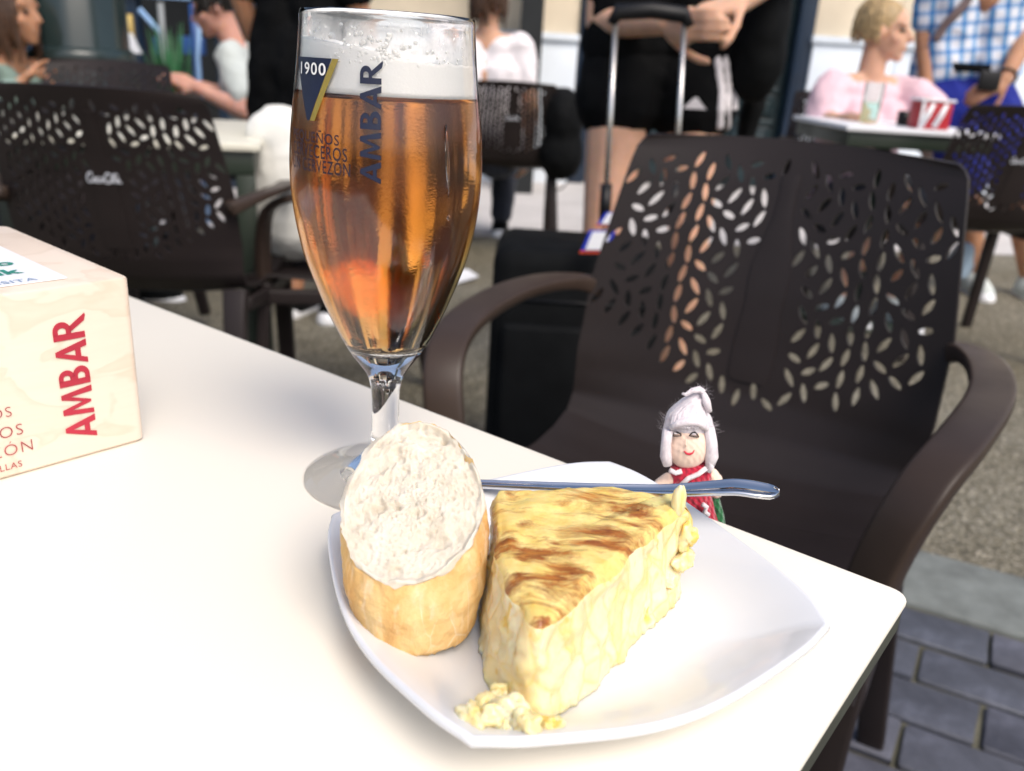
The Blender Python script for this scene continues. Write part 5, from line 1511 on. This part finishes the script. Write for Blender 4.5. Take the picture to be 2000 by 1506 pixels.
def seat_feet(P, yaw, d=.42, w=.10, dz=.085):
    fw = V((math.cos(yaw), math.sin(yaw), 0)); rt = V((fw.y, -fw.x, 0))
    return [V((P.x + fw.x * d + rt.x * s * w, P.y + fw.y * d + rt.y * s * w, gz(P.x) + dz)) for s in (-1, 1)]
M_blk = mat('black_cotton', (.0032, .0034, .0038), .9, var=.1, vscale=5, bscale=22, bstr=.4, bdist=.01, spec=.10); M_pink = cloth('pale_pink_cotton', (.72, .50, .55), .05); M_white = cloth('white_cotton', (.74, .70, .72), .04)
M_sage = cloth('sage_cotton', (.20, .28, .24)); M_grey = cloth('pale_grey_cotton', (.52, .56, .54), .06); M_blueS = cloth('royal_blue_cotton', (.008, .018, .22)); M_denim = cloth('dark_trousers', (.02, .025, .04))
M_blond = mat('ash_blond_hair', (.36, .25, .12), .55, var=.4, vscale=60); M_brownh = mat('brown_hair', (.055, .025, .012), .45, var=.35, vscale=60); M_blackh = mat('black_hair', (.012, .010, .009), .4, var=.3, vscale=60)
M_sneak = mat('pale_sneaker', (.55, .60, .58), .7, var=.08, vscale=30)
def plaid():
    m, t, b = new_mat('blue_plaid')
    def band(axis, freq, off):
        s = nd(t, 'ShaderNodeSeparateXYZ'); t.links.new(coords(t, rot=(0, .14, 0)), s.inputs[0])
        f = nd(t, 'ShaderNodeMath', operation='MULTIPLY_ADD'); t.links.new(s.outputs[axis], f.inputs[0]); f.inputs[1].default_value = freq; f.inputs[2].default_value = off
        w = nd(t, 'ShaderNodeMath', operation='SINE'); t.links.new(f.outputs[0], w.inputs[0]); return ramp(t, w.outputs[0], [(.40, 0.0), (.62, 1.0)])
    a, c_ = band(0, 118, 0), band(2, 118, .6)
    c1 = mixc(t, a, (.74, .76, .80), (.12, .33, .58)); c2 = mixc(t, c_, (.95, .96, 1.0), (.30, .50, .78))
    t.links.new(mixc(t, 1.0, c1, c2, 'MULTIPLY'), b.inputs['Base Color']); b.inputs['Roughness'].default_value = .85
    bump(t, b, tnoise(t, coords(t), 24, 4), .4, .01); return m
M_plaid = plaid()
FACE = -math.pi / 2           # towards the camera
# woman in black shorts with the suitcase
pw = onY(1292, 98, 2.38)
eR, hR = onY(1172, 42, 2.36), onY(1300, 46, 2.12)
hL = onY(1450, 2, 2.10); eL = onY(1600, -110, 2.24)
J1 = person('woman in black top and black striped shorts holding the suitcase handle', M_skA, pw, FACE, 0, 1.72, True, feet=[V((pw.x + .13, pw.y, gz(pw.x) + .085)), V((pw.x - .13, pw.y, gz(pw.x) + .085))], hands=(hL, hR), elbows=(eL, eR),
            hdirs=((onY(1355, 32, 2.06) - hL, V((-.3, .2, -1))), None), curl=.55, top=M_blk, sleeve=.75, bottom=M_blk, bot_len=.22, hair=(M_brownh, 90, .30, 5), voxel=.0065, shoes=M_sneak, wide=1.1)
for k, pts in enumerate((((1392, 52), (1402, 85), (1410, 120), (1414, 152), (1418, 180), (1416, 215), (1413, 252)), ((1408, 52), (1418, 85), (1424, 120), (1428, 152), (1430, 180), (1429, 215), (1428, 252)), ((1420, 52), (1430, 85), (1436, 120), (1440, 152), (1443, 180), (1442, 215), (1440, 252)))):
    P_ = [hit(J1['bottom'], x - 8, y) for x, y in pts]; P_ = [p for p in P_ if p is not None]
    if len(P_) > 2:
        mb = MB(); mb.tube(bezv(P_, 30), [.0095 * (1 + .12 * math.sin(i * 1.9)) for i in range(30)], 8, flat=(1, .45), up=(0, 1, 0)); s_ = mb.build('stripe', M_white, None); s_.data.transform(pmat(J1['obj']).inverted()); s_.parent = J1['obj']
lg = [hit(J1['bottom'], x, y, .004) for x, y in ((1334, 212), (1380, 214), (1372, 203), (1362, 190), (1356, 191), (1346, 200))]
if all(p is not None for p in lg):
    mb = MB(); mb.add(lg + [p + V((0, .006, 0)) for p in lg], [tuple(range(6)), tuple(range(11, 5, -1))] + [(i, (i + 1) % 6, 6 + (i + 1) % 6, 6 + i) for i in range(6)]); s_ = mb.build('emblem', M_white, J1['obj'], smooth_=False)
sb_ = lambda x, y, Y=2.30: onY(x, y, Y)
softbag('shoulder_bag', 'black shoulder bag hanging beside the striped shorts', [(sb_(1482, 40), (.07, .08, .16)), (sb_(1480, 120), (.065, .07, .10)), (sb_(1466, 200, 2.5), (.03, .05, .16))], M_blackcloth)
# person in black on the left
p2 = onY(600, 105, 3.10)
person('person in a black dress standing left of the beer glass', M_skB, p2, math.radians(70), .0, 1.66, True, dress=M_blk, hair=(M_blackh, 70, .25, 8), shoes=M_blackcloth)
# woman in sage green at the left edge
h3 = onY(-8, 34, 3.25)
p3 = V((h3.x - .05, h3.y + .05, h3.z - .62))
person('woman in a sage green top at the left edge of the photo', M_skB, p3, math.radians(-10), .12, 1.66, True, head_yaw=math.radians(-5), feet=seat_feet(p3, -.2), hands=(onY(62, 128, 3.35), onY(40, 165, 3.1)), top=M_sage, sleeve=1.85, bottom=M_denim, bot_len=1.9, hair=(M_brownh, 80, .2, 11), shoes=M_blackcloth)
# man in pale T-shirt looking down
h4 = onY(432, 30, 4.15)
p4 = V((h4.x + .20, h4.y, h4.z - .60))
J4 = person('man with dark hair in a pale grey T-shirt looking down', M_skC, p4, math.radians(190), .30, 1.72, False, head_yaw=math.radians(200), head_pitch=-.35, feet=seat_feet(p4, 3.3), hands=(onY(385, 172, 3.85), onY(372, 165, 3.95)), top=M_grey, sleeve=.7, bottom=M_denim, bot_len=1.9, hair=(M_blackh, 90, .05, 14, True), shoes=M_blackcloth)
for s in (-1, 1):
    c_ = J4['hc'] + J4['hr'] * s * .034 + J4['hf'] * .092; mb = MB()
    mb.tube([c_ + J4['hr'] * .024 * math.cos(a) + J4['hu'] * .017 * math.sin(a) for a in [i / 16 * 6.2832 for i in range(17)]], .0028, 6); mb.build('spectacles', M_blackplast, J4['obj'])
# person with brown hair and white shirt, from behind
p5 = onY(948, 150, 4.45); p5 = V((p5.x, 4.45, gz(p5.x) + .55))
person('person with brown hair in a white shirt seen from behind', M_skA, p5, math.pi / 2, .02, 1.72, True, feet=seat_feet(p5, math.pi / 2), top=M_white, sleeve=.6, bottom=M_denim, bot_len=1.9, hair=(M_brownh, 120, .16, 17, True), shoes=M_blackcloth, wide=1.15)
# woman in pink
h6 = onY(1742, 60, 3.72)
p6 = V((h6.x - .045, h6.y + .02, h6.z - .665))
J6 = person('woman with short blond hair in a pale pink blouse looking right', M_skA, p6, FACE + .25, .0, 1.70, True, head_yaw=math.radians(-32), feet=seat_feet(p6, FACE, .40), hands=(onY(1812, 214, 3.45), onY(1640, 236, 3.50)), elbows=(onY(1812, 205, 3.66), onY(1606, 232, 3.66)), top=M_pink, sleeve=1.25, puff=.012, bottom=M_denim, bot_len=.75, hair=(M_blond, 110, .07, 23, False, 1.35), voxel=.0065, shoes=M_sneak)
place_chair(p6.x, p6.y + .02, .1, 'dark chair on which the woman in pink sits', .0)
# man in plaid shirt
p7 = onY(1880, 150, 4.0)
J7 = person('man in a blue plaid shirt and royal blue shorts with a crossbody strap', M_skB, p7, FACE - .15, .0, 1.80, False, feet=[V((onz(1985, 600, 0).x, 3.85, gz(2) + .085)), V((onz(1985, 600, 0).x - .22, 3.9, gz(2) + .085))], hands=(onY(1962, 158, 3.72), onY(1808, 165, 3.92)), elbows=(onY(2010, 60, 3.95), onY(1806, 62, 4.02)),
            hdirs=((onY(1938, 160, 3.70) - onY(1962, 150, 3.72), V((0, .6, -.5))), None), top=M_plaid, sleeve=.85, bottom=M_blueS, bot_len=.95, hair=(M_blackh, 80, .03, 31, True), shoes=M_sneak, voxel=.008, wide=1.15)
def surf_strip(J, part, pts, r, name, mt, flat=(1, .3), off=.006):
    P_ = [hit(J[part], x, y, off) for x, y in pts]; P_ = [p for p in P_ if p is not None]
    if len(P_) > 1:
        mb = MB(); mb.tube(bezv(P_, 20), r, 8, flat=flat, up=(0, 1, 0)); mb.build(name, mt, J['obj'])
M_strap = mat('taupe_webbing', (.14, .10, .10), .7, var=.1)
surf_strip(J7, 'top', ((1905, -25), (1885, 8), (1862, 32), (1842, 55), (1828, 80)), .020, 'strap', M_strap)
mb = MB(); mb.lathe([(.128, -.018), (.131, -.012), (.131, .012), (.128, .018)], (0, 0, 0), 40, closed=False)
mb.v = [V((p.x * 1.38, p.y * 1.06, p.z)) + J7['P'] + V((0, 0, .035)) for p in mb.v]; mb.build('belt', M_blackcloth, J7['obj'])
wl = onY(1932, 158, 3.66); mb = MB(); mb.box(wl, (.085, .02, .075), bev=.006); tag(mb.build('wallet', M_blackplast, None), 'black wallet in the hand of the man in plaid', 'wallet')
brc = J7['wr'][0]; bd_ = (J7['el'][0] - brc).normalized(); mb = MB(); u_ = bd_.orthogonal().normalized(); v_ = bd_.cross(u_)
mb.tube([brc + bd_ * .03 + (u_ * math.cos(a) + v_ * math.sin(a)) * .036 for a in [i / 20 * 6.2832 for i in range(21)]], .005, 6); mb.build('bracelet', M_blackplast, J7['obj'])
# pale cloth bag by the far chair's feet
pbg = onY(1868, 520, 3.3)
softbag('cloth_bag', 'pale blue cloth bag hanging low behind the nearest chair\'s right edge', [(pbg, (.07, .06, .06)), (pbg + V((.01, 0, .05)), (.05, .05, .05))], mat('pale_blue_cloth', (.40, .52, .64), .8))
